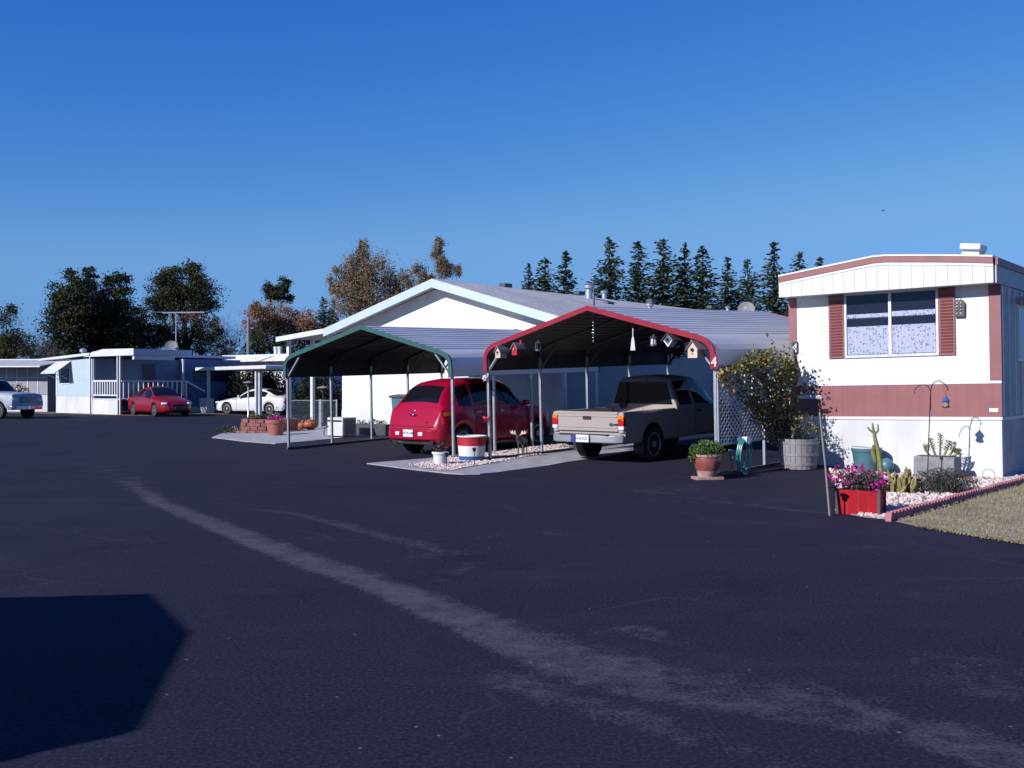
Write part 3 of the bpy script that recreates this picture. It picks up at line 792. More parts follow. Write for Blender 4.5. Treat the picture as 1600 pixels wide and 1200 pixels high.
mbox('side_fascia', M['shadesiding'], MW - .012, MW + .03, -.30, ML, 3.235, 3.53)
mbox('side_roof_trim', M['brownplain'], MW - .012, MW + .05, -.29, ML, 3.535, 3.655)
mbox('side_fascia', M['white'], -.058, -.04, -.30, ML, 3.235, 3.51)
# front window
u0, z1 = mf(1326, 461); u1, z0 = mf(1467, 553)
u0 = mf(1327, 500)[0]; u1 = mf(1467, 500)[0]; z0 = mf(1400, 553)[1]; z1 = 3.235
win = mbox('window', M['galv'], u0 - .04, u1 + .04, -.03, -.001, z0 - .05, z0)
um = mf(1395, 500)[0]
b = MB(); b.box(u0 - .04, u0, -.03, -.001, z0, z1); b.box(u1, u1 + .04, -.03, -.001, z0, z1); b.box(u0, u1, -.03, -.001, z1 - .03, z1); b.box(um - .025, um + .025, -.034, -.001, z0, z1 - .03)
b.build('frame', M['whiteflat'], win)
mbox('dark_backing', pm('room_darkness', (.022, .024, .042), rough=1, spec=0), u0, u1, -.006, -.0015, z0, z1 - .03, win)  # flat dark sheet on the wall stands for the unlit room
# cafe curtain and valance behind the glass
def curtain(nm, a, c, zlo, zhi, amp, wavy=0.0):
    b = MB(); n = 60; vs = []
    for i in range(n + 1):
        x = a + (c - a) * i / n; y = -.014 + amp * math.sin(i * 1.35)
        vs.append((x, y, zlo + wavy * abs(math.sin(i * .9)))); vs.append((x, y, zhi))
    b.add(vs, [(2 * i, 2 * i + 2, 2 * i + 3, 2 * i + 1) for i in range(n)]); return b.build(nm, M['curtain'], win, sharp=180)
zc = z0 + .52
curtain('curtain', u0 + .01, um - .02, z0 + .01, zc, .006); curtain('curtain', um + .02, u1 - .01, z0 + .01, zc, .006)
curtain('valance', um + .03, u1 - .01, z1 - .47, z1 - .36, .004, .03); curtain('valance', u0 + .01, um - .03, z1 - .47, z1 - .38, .004, .03)
mbox('pane', M['window'], u0, um - .026, -.026, -.022, z0, z1 - .031, win); mbox('pane', M['window'], um + .026, u1, -.026, -.022, z0, z1 - .031, win)
for a, c in ((1299, 1327), (1467, 1497)):
    a = mf(a, 510)[0]; c = mf(c, 510)[0]
    if a < u0: c = u0 - .045
    else: a = u1 + .045
    zz = mf(1310, 560)[1] if a < u0 else mf(1485, 555)[1]
    b = MB(); b.box(a, c, -.03, -.001, zz, 3.23)
    sh = b.build('shutter', M['brownplain'], mh, bevel=.006)
    b = MB(); z = zz + .06
    while z < 3.16:
        b.beam((a + .035, -.036, z), (c - .035, -.036, z), .012, .045, up=(0, -.6, 1)); z += .055
    b.build('louvres', M['brownplain'], sh)
mbox('side_window', M['whiteflat'], MW + .001, MW + .04, 1.12, 2.6, 1.95, 2.95); mbox('pane', M['darkwin'], MW + .03, MW + .045, 1.18, 2.54, 2.0, 2.9)
mbox('side_awning', M['shadesiding'], MW + .056, MW + .5, .95, 2.9, 3.05, 3.09)
mbox('door', M['whiteflat'], MW + .001, MW + .04, 5, 5.9, .99, 3.0)
# manufacturer's script mark on the band
bx, bz = mf(1249, 621)
mk = MB(); mk.box(bx, bx + .46, -.026, -.0145, bz - .028, bz + .038)
badge = mk.build('script_mark', M['whiteplain'], mh)
mk = MB()
mk.tube([(bx + .08, -.02, bz + .07), (bx + .14, -.02, bz + .055), (bx + .19, -.02, bz + .10), (bx + .235, -.02, bz + .15), (bx + .25, -.02, bz + .12), (bx + .22, -.02, bz + .06), (bx + .28, -.02, bz + .05), (bx + .30, -.02, bz + .10), (bx + .33, -.02, bz + .06), (bx + .38, -.02, bz + .06), (bx + .42, -.02, bz + .12)], .011, 5)
mk.build('flourish', M['whiteplain'], badge)
mk = MB()
for k in range(9): mk.box(bx + .12 + k * .036, bx + .128 + k * .036, -.0285, -.0255, bz - .02, bz + .012)
mk.build('lettering', M['brownplain'], badge)
px_, pz_ = mf(1555, 641); mbox('small_plate', M['whiteplain'], px_ - .07, px_ + .07, -.022, -.0145, pz_ - .03, pz_ + .035)
# house number on the corner trim
n2, nz = mf(1241.5, 543)
pw = MO + MF * (n2 + .02) - MA * .03; n2t = thing('house_number', 'white number 4 on a dark plate at the left corner of the mobile home', 'house number', (pw.x, pw.y, nz), yaw(MF.x, MF.y))
mb = MB(); mb.box(-.055, .055, -.004, .012, -.115, .105); mb.build('backing_plate', M['iron'], n2t)
text_obj('numeral', '4', .24, M['whiteplain'], n2t, (0, -.012, -.09), (math.pi / 2, 0, 0))
# roof box
rb, rz_ = mf(1511, 398); rb += .1
ac = thing('roof_vent', 'white box vent on the arched roof of the mobile home', 'roof vent', tuple(MO + MF * rb - MA * .1 + V((0, 0, 3.84))), yaw(MF.x, MF.y), ry=math.radians(6))
mb = MB(); mb.box(-.17, .17, -.15, .3, .04, .15); mb.build('hood', M['whiteflat'], ac, bevel=.02)
mb = MB(); mb.box(-.14, .14, -.08, .28, -.12, .06); mb.build('neck', M['whiteflat'], ac)
# awning behind the home, left side
mbox('side_porch_roof', M['whiteflat'], -.55, -.06, 3.0, 9, 3.10, 3.22); mbox('porch_post', M['brownplain'], -.5, -.4, 3.1, 3.22, 0, 3.10)
# plaque
pq, pqz = mf(1499, 482, .06)
pl = thing('wall_plaque', 'small dark hanging plaque with eight pale knobs beside the right shutter', 'plaque', tuple(MO + MF * pq - MA * .055 + V((0, 0, pqz + TIL * pq))), yaw(MF.x, MF.y))
mb = MB(); mb.prism([(-.075, -.14), (.075, -.14), (.085, -.1), (.085, .11), (.05, .15), (-.05, .15), (-.085, .11), (-.085, -.1)], -.02, .02); mb.build('board', M['darksteel'], pl, bevel=.005)
for i in range(2):
    for j in range(4):
        mb = MB(); mb.sphere((-.032 + .064 * i, -.024, -.09 + .06 * j), (.024, .012, .024), 8, 6); mb.build('knob', M['copper'], pl)
mb = MB(); mb.tube([(-.03, 0, .15), (0, 0, .22), (.03, 0, .15)], .004, 4); mb.build('hanger', M['iron'], pl)
# ------------------------------------------------------------------ vehicles
def cur(pts):
    xs = [p[0] for p in pts]; ys_ = [p[1] for p in pts]; n = len(pts)
    h = [xs[i + 1] - xs[i] for i in range(n - 1)]; dl = [(ys_[i + 1] - ys_[i]) / h[i] for i in range(n - 1)]
    m = [dl[0]] + [0 if dl[i - 1] * dl[i] <= 0 else 2 * dl[i - 1] * dl[i] / (dl[i - 1] + dl[i]) for i in range(1, n - 1)] + [dl[-1]]
    def f(x):
        if x <= xs[0]: return ys_[0]
        if x >= xs[-1]: return ys_[-1]
        i = 0
        while x > xs[i + 1]: i += 1
        t = (x - xs[i]) / h[i]; t2 = t * t; t3 = t2 * t
        return (2 * t3 - 3 * t2 + 1) * ys_[i] + (t3 - 2 * t2 + t) * h[i] * m[i] + (-2 * t3 + 3 * t2) * ys_[i + 1] + (t3 - t2) * h[i] * m[i + 1]
    return f
def loft(ys, sect, cls, out=None, caps=(True, True)):
    out = out if out is not None else {}
    halves = [sect(y) for y in ys]; n = len(halves[0]); N = 2 * n - 2; rings = []
    for y, hf in zip(ys, halves):
        rings.append([(x, y, z) for x, z in hf] + [(-x, y, z) for x, z in hf[-2:0:-1]])
    for i in range(len(ys) - 1):
        for j in range(N):
            k = (j + 1) % N
            hj, side = (j, 1) if j < n - 1 else (N - 1 - j, -1)
            key = cls((ys[i] + ys[i + 1]) / 2, hj, side)
            if key is None: continue
            out.setdefault(key, MB()).add([rings[i][j], rings[i + 1][j], rings[i + 1][k], rings[i][k]], [(0, 1, 2, 3)])
    if caps[0]: out.setdefault('body', MB()).add(rings[0], [tuple(range(N))])
    if caps[1]: out.setdefault('body', MB()).add(rings[-1], [tuple(range(N - 1, -1, -1))])
    return out
def weld(mb_):
    idx = {}; vs = []; mp = []
    for v in mb_.v:
        k = (round(v[0], 4), round(v[1], 4), round(v[2], 4))
        if k not in idx: idx[k] = len(vs); vs.append(v)
        mp.append(idx[k])
    fs = []; ms = []
    for f, m in zip(mb_.f, mb_.m):
        g = []
        for i in f:
            if mp[i] not in g: g.append(mp[i])
        if len(g) > 2: fs.append(g); ms.append(m)
    mb_.v, mb_.f, mb_.m = vs, fs, ms
    return mb_
def wheel(root, x, y, r, w, spokes=5, rim='alloy'):
    s = 1 if x > 0 else -1
    prof = [(r * .62, -w / 2 + .01), (r * .93, -w / 2), (r * .985, -w / 2 + .02), (r, -w / 2 + .05), (r, w / 2 - .05), (r * .985, w / 2 - .02), (r * .93, w / 2), (r * .62, w / 2 - .01)]
    mb = MB(); mb.lathe(prof, (0, 0, 0), 28, 'x', caps=True)
    o = mb.build('wheel', M['rubber'], root, loc=(x, y, r))
    mb = MB(); f = s * (w / 2 - .012)
    mb.lathe([(r * .64, f - s * .05), (r * .66, f + s * .006), (r * .60, f + s * .008), (r * .56, f - s * .03)], (0, 0, 0), 28, 'x', caps=False)
    mb.lathe([(r * .56, f - s * .04), (.01, f - s * .04)], (0, 0, 0), 20, 'x', caps=False)
    for k in range(spokes):
        a = 2 * math.pi * k / spokes + .3
        mb.beam((f - s * .006, 0, 0), (f - s * .012, r * .58 * math.cos(a), r * .58 * math.sin(a)), .07 if spokes < 8 else .035, .02, up=(1, 0, 0))
    mb.lathe([(r * .16, f - s * .04), (r * .16, f + s * .008), (.005, f + s * .012)], (0, 0, 0), 14, 'x', caps=False)
    mb.build('rim', M[rim], o)
    return o
def stations(L, n, extra):
    s = set(round(L * i / n, 4) for i in range(n + 1)) | set(round(e, 4) for e in extra)
    out = []
    for y in sorted(s):
        if out and y - out[-1] < .004: continue
        out.append(y)
    return out
def car_sect(p):
    def sect(y):
        zl = p['zl'](y); top = p['zt'](y)
        for yw in p['axles']:
            d = abs(y - yw)
            if d < p['ra']: zl = max(zl, p['rw'] + math.sqrt(p['ra'] ** 2 - d * d))
        zb = min(p['zb'](y), top - .015); zl = min(zl, zb - .03)
        w = p['w'](y); wt = min(p['wt'](y), w * (p.get('kb', .958) - .003))
        hf = [(0, zl), (w * .55, zl), (w * .93, zl)]
        for f, k in ((.10, .975), (.35, 1.0), (.7, .99 if 'kb' not in p else .965), (1.0, p.get('kb', .958))): hf.append((w * k, zl + (zb - zl) * f))
        g = top - zb; r = min(.10, g * .4)
        for f in (.07, .36, .7, 1.0):
            hf.append((w * (p.get('kb', .958) - .01) + (wt - w * (p.get('kb', .958) - .01)) * (f ** 1.15), zb + (g - r) * f))
        hf += [(wt * .95, top - r * .42), (wt * .84, top - r * .08), (wt * .45, top + p['cr'] * .7), (0, top + p['cr'])]
        return hf
    return sect
def make_car(name, label, loc, hd, p, paint, group=None, wheelx=None, rim='alloy', spokes=5):
    t = thing(name, label, 'car', loc, heading(*hd), group=group)
    L = p['L']; seams = p['seams']; E = []
    for s in seams: E += [s - .007, s + .007]
    for a, b in p['side'] + [p['ws'], p['rw_']]: E += [a, b]
    for yw in p['axles']: E += [yw + p['ra'] * math.cos(k * math.pi / 12) for k in range(13)]
    E += [.012, .03, .06, .1, .16, L - .012, L - .03, L - .06, L - .1, L - .16]
    ys = stations(L, 46, E)
    def cls(y, hj, side):
        if 7 <= hj <= 9:
            for i, (a, b) in enumerate(p['side']):
                if a < y < b: return ('side_window', i, side)
        if hj >= p.get('wsj', 10):
            if p['ws'][0] < y < p['ws'][1]: return ('windscreen',)
            if p['rw_'][0] < y < p['rw_'][1] and hj >= p.get('rwj', 10): return ('rear_window',)
        if 3 <= hj <= 6:
            for s in seams:
                if abs(y - s) < .008: return ('panel_gap', s, side)
            for i, (a, b) in enumerate(zip(seams[:-1], seams[1:])):
                if a < y < b: return ('door', i, side)
        if hj in (0, 1): return ('underbody',)
        return 'body'
    parts = loft(ys, car_sect(p), cls)
    for k, m_ in parts.items():
        nm = k if isinstance(k, str) else k[0]
        mat = {'body': paint, 'door': paint, 'panel_gap': M['seam'], 'underbody': M['black']}.get(nm, M['carglass'])
        weld(m_).build(nm, mat, t, sharp=50)
    for yw in p['axles']:
        for s in (1, -1): wheel(t, s * (wheelx or .74), yw, p['rw'], p['ww'], spokes, rim)
    return t
def onbody(p, y, z):
    """half width of the body at y,z"""
    hf = car_sect(p)(y); best = 0
    for (x0, z0), (x1, z1) in zip(hf[2:-1], hf[3:]):
        if z0 <= z <= z1 and z1 > z0: best = x0 + (x1 - x0) * (z - z0) / (z1 - z0)
    return best
def rear_y(p, z):
    lo, hi = 0.0, 1.2
    for _ in range(30):
        m = (lo + hi) / 2
        if p['zt'](m) < z: lo = m
        else: hi = m
    return lo
def pbox(nm, mat, root, c, sz, bev=.008, rot=None):
    b = MB(); b.cbox((0, 0, 0), sz); o = b.build(nm, mat, root, bevel=bev); o.location = c
    if rot: o.rotation_euler = rot
    return o

# --- red retro wagon
pt = dict(L=4.25, cr=.03, axles=(.80, 3.42), ra=.365, rw=.315, ww=.205,
    zt=cur([(0, .60), (.03, .68), (.07, .78), (.15, .96), (.23, 1.10), (.33, 1.24), (.46, 1.40), (.62, 1.525), (.85, 1.61), (1.3, 1.66), (1.9, 1.665), (2.25, 1.635), (2.52, 1.56), (2.76, 1.41), (3.1, 1.09), (3.5, 1.02), (3.9, .95), (4.1, .86), (4.2, .72), (4.25, .6)]),
    zl=cur([(0, .36), (.15, .28), (.5, .22), (3.8, .22), (4.1, .26), (4.25, .34)]),
    zb=cur([(0, .95), (.4, 1.05), (1.5, 1.05), (3.0, 1.0), (4.25, .9)]),
    kb=.905, w=cur([(0, .66), (.03, .745), (.1, .82), (.25, .875), (.5, .90), (.8, .905), (1.2, .87), (1.8, .845), (2.6, .845), (3.1, .85), (3.45, .865), (3.8, .82), (4.05, .72), (4.2, .56), (4.25, .46)]),
    wt=cur([(0, .60), (.1, .70), (.25, .70), (.45, .63), (.8, .59), (1.4, .59), (2.3, .58), (2.8, .60), (3.1, .66), (3.6, .62), (4.0, .5), (4.25, .35)]),
    side=[(.72, 1.16), (1.24, 2.02), (2.10, 2.86)], ws=(2.55, 3.06), rw_=(.27, .60), seams=[1.19, 2.06, 3.0], wsj=11, rwj=12)
PC = V((-2.22, 23.16, 0)); PH = (.65, .76)
ptc = make_car('retro_wagon', 'crimson retro styled wagon parked under the green carport', (PC.x, PC.y, hz(PC.x, PC.y) + .0), PH, pt, M['ptred'])
ptc.rotation_euler.x = .028
# bumper: a plan-curved bar
def curved_bar(nm, mat, root, pts, z0, z1, th, bev=.03):
    b = MB(); n = len(pts); inner = []
    for i, (x, y) in enumerate(pts):
        a = V(pts[max(i - 1, 0)]); c = V(pts[min(i + 1, n - 1)]); t_ = (c - a).normalized(); inner.append((x - t_.y * th, y + t_.x * th))
    b.prism(pts + inner[::-1], z0, z1, 'xy'); return b.build(nm, mat, root, bevel=bev)
bpts = [(-.865, .46), (-.86, .30), (-.82, .12), (-.72, .01), (-.5, -.05), (0, -.075), (.5, -.05), (.72, .01), (.82, .12), (.86, .30), (.865, .46)]
bp_ = curved_bar('bumper', M['ptred'], ptc, bpts, .36, .60, .10)
pbox('bumper_valance', M['black'], ptc, (0, .12, .31), (1.3, .2, .10))
pbox('licence_plate', M['plate'], ptc, (0, -.087, .51), (.31, .02, .16), .006)
text_obj('plate_text', '3PTK148', .085, M['platetext'], ptc, (0, -.099, .485), (math.pi / 2, 0, 0), .001)
for s in (-1, 1):
    pbox('reversing_lamp', M['lens_clear'], ptc, (s * .36, -.066, .50), (.13, .03, .085), .01, (0, 0, s * .06))
    yy = .24; zz = .80
    for z, mt, h_ in ((.925, 'lens_amber', .09), (.79, 'lens_red', .17)):
        b = MB(); n = 7; vs = []
        for i in range(n):
            f = i / (n - 1); y = (.21 if mt == 'lens_amber' else .135) + .18 * f
            for dz in (-h_ / 2 * (1 - .25 * f), h_ / 2 * (1 - .25 * f)):
                vs.append((s * (onbody(pt, y, z + dz) + .008), y, z + dz))
        b.add(vs, [(2 * i, 2 * i + 2, 2 * i + 3, 2 * i + 1) for i in range(n - 1)])
        b.build('tail_lamp', M[mt], ptc)
    for y, z in ((1.35, .93), (2.2, .93)):
        pbox('door_handle', M['chrome'], ptc, (s * (onbody(pt, y, z) + .012), y, z), (.03, .16, .03), .01)
    pbox('door_mirror', M['ptred'], ptc, (s * .93, 2.86, 1.08), (.18, .10, .13), .03)
    pbox('headlamp', M['lens_clear'], ptc, (s * .56, 4.02, .72), (.22, .22, .22), .06)
b = MB(); b.tube([(-.42, .9, .3), (-.42, .0, .27), (-.42, -.05, .26)], .035, 10); b.build('exhaust_pipe', M['chrome'], ptc)
yb = rear_y(pt, .88)
b = MB(); b.add([(-.16, yb - .03, .905), (0, yb - .035, .875), (.16, yb - .03, .905), (.05, yb - .05, .915), (0, yb - .05, .925), (-.05, yb - .05, .915)], [(0, 1, 2, 3, 4, 5)]); b.sphere((0, yb - .035, .90), (.035, .02, .03)); b.build('wing_emblem', M['chrome'], ptc)
b = MB(); b.sphere((0, rear_y(pt, .985) - .02, .99), (.03, .02, .03)); b.build('hatch_lock', M['chrome'], ptc)
for k in range(5): pass
b = MB()
for k in range(5): b.cbox((.43 + k * .032, rear_y(pt, .76) - .03 + .012 * k, .755), (.022, .012, .028))
b.build('model_badge', M['chrome'], ptc)
b = MB(); b.beam((-.70, rear_y(pt, .66) - .01, .655), (.70, rear_y(pt, .66) - .01, .655), .01, .012); b.build('hatch_gap', M['seam'], ptc)

# --- pickup trucks
def make_pickup(name, label, loc, hd, q, paint, trim, rimmat, grp=None):
    t = thing(name, label, 'pickup truck', loc, heading(*hd), group=grp)
    L = q['L']; by = q['bed']; w0 = q['hw']
    def arch(y, zl):
        for yw in q['axles']:
            d = abs(y - yw)
            if d < q['ra']: zl = max(zl, q['rw'] + math.sqrt(q['ra'] ** 2 - d * d))
        return zl
    rz = q['rail']
    def bsec(y):
        zl = arch(y, .42); w = w0
        hf = [(0, zl), (w * .55, zl), (w * .95, zl)]
        for f, k in ((.08, .985), (.4, 1.0), (.72, .995), (.93, .975)): hf.append((w * k, zl + (rz - zl) * f))
        fl = max(.66, 0); fl = min(fl, rz - .02)
        hf += [(w * .955, rz), (w * .90, rz + .006), (w * .86, rz), (w * .855, max(fl, zl + .02)), (w * .5, max(fl, zl + .02)), (0, max(fl, zl + .02))]
        return hf
    E = [yw + q['ra'] * math.cos(k * math.pi / 12) for yw in q['axles'] for k in range(13)]
    ys = [y for y in stations(by, 14, [e for e in E if 0.06 < e < by] + [.08]) if y >= .08]
    parts = loft(ys, bsec, lambda y, hj, s: ('underbody',) if hj < 2 else 'body')
    weld(parts['body']).build('bed', paint, t, sharp=40); weld(parts[('underbody',)]).build('underbody', M['black'], t)
    # tailgate
    tg = MB(); tg.box(-w0 * .84, w0 * .84, .03, .085, .66, rz + .005); tgo = tg.build('tailgate', paint, t, bevel=.012)
    for zz in (rz - .085, .74):
        c = MB(); c.box(-w0 * .82, w0 * .82, .018, .032, zz - .012, zz + .012); c.build('crease', paint, tgo, bevel=.008)
    c = MB(); c.box(-w0 * .84, w0 * .84, .022, .032, rz - .04, rz + .008); c.build('lip', paint, tgo, bevel=.006)
    c = MB(); c.box(-.10, .10, .012, .032, rz - .15, rz - .08); c.build('handle', M['black'], tgo, bevel=.006)
    for s in (-1, 1):
        c = MB(); c.box(s * w0 * .845 if s > 0 else -w0 * .985, w0 * .985 if s > 0 else -w0 * .845, .035, .10, .63, rz - .002); c.build('corner_post', paint, t, bevel=.02)
        x0, x1 = sorted((s * w0 * .852, s * w0 * 1.0))
        for z0, z1, mt in ((.90, rz - .06, 'lens_amber'), (.77, .90, 'lens_red'), (.70, .77, 'lens_clear')):
            c = MB(); c.box(x0, x1, .018, .12, z0, z1); c.build('tail_lamp', M[mt], t, bevel=.01)
    curved_bar('rear_bumper', trim, t, [(-w0 * .99, .22), (-w0 * .98, .02), (-w0 * .8, -.10), (0, -.13), (w0 * .8, -.10), (w0 * .98, .02), (w0 * .99, .22)], .44, .60, .10, .02)
    pbox('bumper_step', M['black'], t, (0, -.09, .605), (1.2, .1, .012), .003)
    pbox('licence_plate', M['platetext'], t, (-.06, -.135, .52), (.46, .02, .16), .005)
    pl_ = pbox('plate_face', M['plate'], t, (.0, -.148, .525), (.31, .006, .145), .003)
    text_obj('plate_text', 'DVAVDLY' if name == 'pickup_truck' else '1W20746', .088, M['platetext'], t, (0, -.1525, .495), (math.pi / 2, 0, 0), .001)
    # cab, bonnet
    p = q['cab']
    def cs(y):
        hf = car_sect(p)(y); return hf
    seams = q['seams']; E2 = list(E)
    for s in seams: E2 += [s - .008, s + .008]
    for a, b in q['side'] + [q['ws'], q['rwn']]: E2 += [a, b]
    ys = [y for y in stations(L, 56, E2 + [by + .04, by + .05, by + .055, by + .09, by + .14, L - .02, L - .05, L - .1]) if y >= by + .03]
    def cls(y, hj, side):
        if 7 <= hj <= 9:
            for i, (a, b) in enumerate(q['side']):
                if a < y < b: return ('side_window', i, side)
        if hj >= 11 and q['ws'][0] < y < q['ws'][1]: return ('windscreen',)
        if 3 <= hj <= 6:
            for s in seams:
                if abs(y - s) < .009: return ('panel_gap', s, side)
            if seams[0] < y < seams[-1]: return ('door', 0, side)
        if hj < 2: return ('underbody',)
        return 'body'
    parts = loft(ys, cs, cls)
    for k, m_ in parts.items():
        nm = k if isinstance(k, str) else k[0]
        mat = {'body': paint, 'door': paint, 'panel_gap': M['seam'], 'underbody': M['black']}.get(nm, M['carglass'])
        weld(m_).build({'body': 'cab'}.get(nm, nm), mat, t, sharp=40)
    # rear window of the cab
    zb = p['zb'](by + .1); zt = p['zt'](by + .2)
    c = MB(); wt = p['wt'](by + .2)
    c.prism([(-w0 * .84, zb + .06), (w0 * .84, zb + .06), (wt * .90, zt - .11), (-wt * .90, zt - .11)], by + .016, by + .03); c.build('rear_window', M['carglass'], t)
    c = MB(); c.box(-.12, .12, by + .0, by + .03, zt - .07, zt - .045); c.build('brake_lamp', M['lens_red'], t)
    for yw in q['axles']:
        for s in (-1, 1): wheel(t, s * (w0 - .12), yw, q['rw'], q['ww'], q['spokes'], rimmat)
    for s in (-1, 1):
        pbox('door_mirror', M['black'], t, (s * (w0 + .1), q['ws'][1] - .25, 1.12), (.2, .09, .15), .02)
        pbox('door_handle', M['black'], t, (s * (w0 + .002), q['side'][-1][0] + .1, .95), (.03, .14, .04), .008)
        pbox('headlamp', M['lens_clear'], t, (s * (w0 - .22), L - .02, q['hl']), (.3, .09, .18), .02)
        pbox('mudflap', M['black'], t, (s * (w0 - .12), q['axles'][0] - q['ra'] + .03, .32), (.24, .012, .26), .003)
    pbox('grille', M['black'], t, (0, L - .012, q['hl']), (w0 * 1.0, .06, .24), .02)
    for k in range(4): pbox('grille_bar', M['chrome'], t, (0, L + .02, q['hl'] - .08 + .053 * k), (w0 * .98, .015, .012), .003)
    curved_bar('front_bumper', trim, t, [(w0 * .99, L - .25), (w0 * .97, L - .02), (w0 * .7, L + .08), (-w0 * .7, L + .08), (-w0 * .97, L - .02), (-w0 * .99, L - .25)], .42, .60, .1, .02)
    return t
tk = dict(L=5.1, bed=2.0, hw=.87, axles=(1.12, 4.25), ra=.43, rw=.355, ww=.235, rail=1.04, seams=[2.75, 3.78], side=[(2.18, 2.68), (2.80, 3.62)], ws=(3.22, 3.85), rwn=(2.1, 2.2), spokes=5, hl=.80,
    cab=dict(cr=.025, axles=(1.12, 4.25), ra=.43, rw=.355,
        zt=cur([(2.0, 1.05), (2.034, 1.10), (2.05, 1.50), (2.09, 1.62), (2.2, 1.685), (2.7, 1.70), (3.1, 1.67), (3.35, 1.56), (3.85, 1.12), (4.2, 1.08), (4.8, 1.02), (5.0, .95), (5.1, .80)]),
        zl=cur([(2, .42), (4.9, .42), (5.1, .5)]), zb=cur([(2, 1.06), (3.8, 1.05), (5.1, .92)]),
        w=cur([(2, .87), (4.6, .87), (4.95, .82), (5.1, .72)]), wt=cur([(2, .66), (2.3, .64), (3.2, .63), (3.85, .74), (4.6, .74), (5.1, .62)])))
TK = V((1.487, 20.80, 0)); TH = (.645, .764)
trk = make_pickup('pickup_truck', 'champagne extended cab pickup truck backed out under the red carport', (TK.x, TK.y, hz(TK.x, TK.y) - .02), TH, tk, M['tan'], M['bumper'], 'alloy')
trk.rotation_euler.x = .028
b = MB(); b.lathe([(.001, .0), (.045, .0), (.045, .012), (.001, .013)], (0, 0, 0), 18, 'y'); ob = b.build('tailgate_badge', M['platetext'], trk); ob.location = (.58, .03, .80); ob.scale = (1.1, 1, .7)
b = MB()
for k, w_ in enumerate((.02, .03, .02)): b.cbox((.655 + .035 * k, .024, .80), (w_, .012, .035))
b.build('tailgate_badge', M['black'], trk)
c = MB(); c.lathe([(.08, -.03), (.08, .03), (.001, .03)], (-.45, 1.97, 1.09), 16, 'y'); c.build('cap', M['black'], trk)
# old white pickup far left
ok = dict(L=4.9, bed=2.1, hw=.92, axles=(1.15, 4.05), ra=.45, rw=.37, ww=.22, rail=1.12, seams=[2.3, 3.3], side=[(2.28, 3.2)], ws=(2.95, 3.42), rwn=(2.2, 2.3), spokes=10, hl=.87,
    cab=dict(cr=.02, axles=(1.15, 4.05), ra=.45, rw=.37,
        zt=cur([(2.1, 1.15), (2.134, 1.2), (2.15, 1.6), (2.2, 1.72), (2.35, 1.78), (2.7, 1.79), (2.9, 1.77), (3.02, 1.68), (3.42, 1.24), (3.6, 1.22), (4.5, 1.19), (4.8, 1.15), (4.88, 1.05), (4.9, .95)]),
        zl=cur([(2, .48), (4.9, .5)]), zb=cur([(2, 1.16), (4.9, 1.08)]),
        w=cur([(2, .92), (4.7, .92), (4.9, .90)]), wt=cur([(2, .72), (2.9, .70), (3.42, .82), (4.9, .80)])))
ofr = V(((18 - 800) / F * 47.5, 47.5, 0)); oh = (.93, -.368)
# near front corner (right side of the truck) at ofr
rt = V((oh[1], -oh[0], 0))   # right of heading
oc = ofr - V((oh[0], oh[1], 0)) * 4.9 - rt * .92
oldp = make_pickup('pickup_truck', 'old white pickup truck with chrome wheels at the far left edge', (oc.x, oc.y, 0), oh, ok, M['oldwhite'], M['chrome'], 'chrome')

# --- red sedan, white coupe
sd = dict(L=4.45, cr=.03, axles=(.85, 3.50), ra=.345, rw=.305, ww=.2,
    zt=cur([(0, .62), (.02, .80), (.06, .92), (.2, .99), (.55, 1.03), (.75, 1.08), (1.2, 1.34), (1.6, 1.44), (2.1, 1.46), (2.5, 1.40), (2.8, 1.24), (3.2, .98), (3.6, .92), (4.1, .80), (4.35, .66), (4.45, .5)]),
    zl=cur([(0, .36), (.2, .24), (4.1, .22), (4.45, .28)]), zb=cur([(0, .92), (1, .94), (3, .88), (4.45, .7)]),
    w=cur([(0, .66), (.05, .76), (.2, .83), (.8, .86), (2.5, .865), (3.6, .86), (4.0, .82), (4.3, .68), (4.45, .5)]),
    wt=cur([(0, .6), (.3, .68), (.8, .66), (1.3, .58), (2.4, .57), (3.0, .66), (3.6, .66), (4.2, .55), (4.45, .36)]),
    side=[(.95, 1.25), (1.3, 1.95), (2.05, 2.92)], ws=(2.40, 3.16), rw_=(.72, 1.22), seams=[1.25, 2.0, 2.98], wsj=11, rwj=11)
def car_extras(t, p, body):
    L = p['L']
    for s in (-1, 1):
        pbox('headlamp', M['lens_clear'], t, (s * .62, L - .20, .64), (.3, .22, .13), .05, (0, 0, -s * .5))
        pbox('tail_lamp', M['lens_red'], t, (s * .68, .03, .78), (.26, .1, .14), .03)
        pbox('door_mirror', body, t, (s * .94, p['ws'][1] - .3, .98), (.17, .1, .12), .03)
        for y in (p['seams'][0] + .1, p['seams'][1] + .1): pbox('door_handle', body, t, (s * (onbody(p, y, .82) + .01), y, .82), (.03, .16, .035), .01)
    pbox('licence_plate', M['plate'], t, (0, -.02, .62), (.31, .04, .15), .005)
    pbox('front_plate', M['darksteel'], t, (0, L + .0, .42), (.32, .05, .14), .005)
    pbox('grille', M['black'], t, (0, L - .03, .56), (.6, .06, .09), .02)
ssr = V(((197 - 800) / F * 54, 54, 0)); sh_ = (.66, -.751)
srt = V((sh_[1], -sh_[0], 0))
sc_ = ssr - srt * .86
red_sedan = make_car('sedan', 'bright red sedan parked before the blue mobile home', (sc_.x, sc_.y, 0), sh_, sd, M['sedred'])
car_extras(red_sedan, sd, M['sedred'])
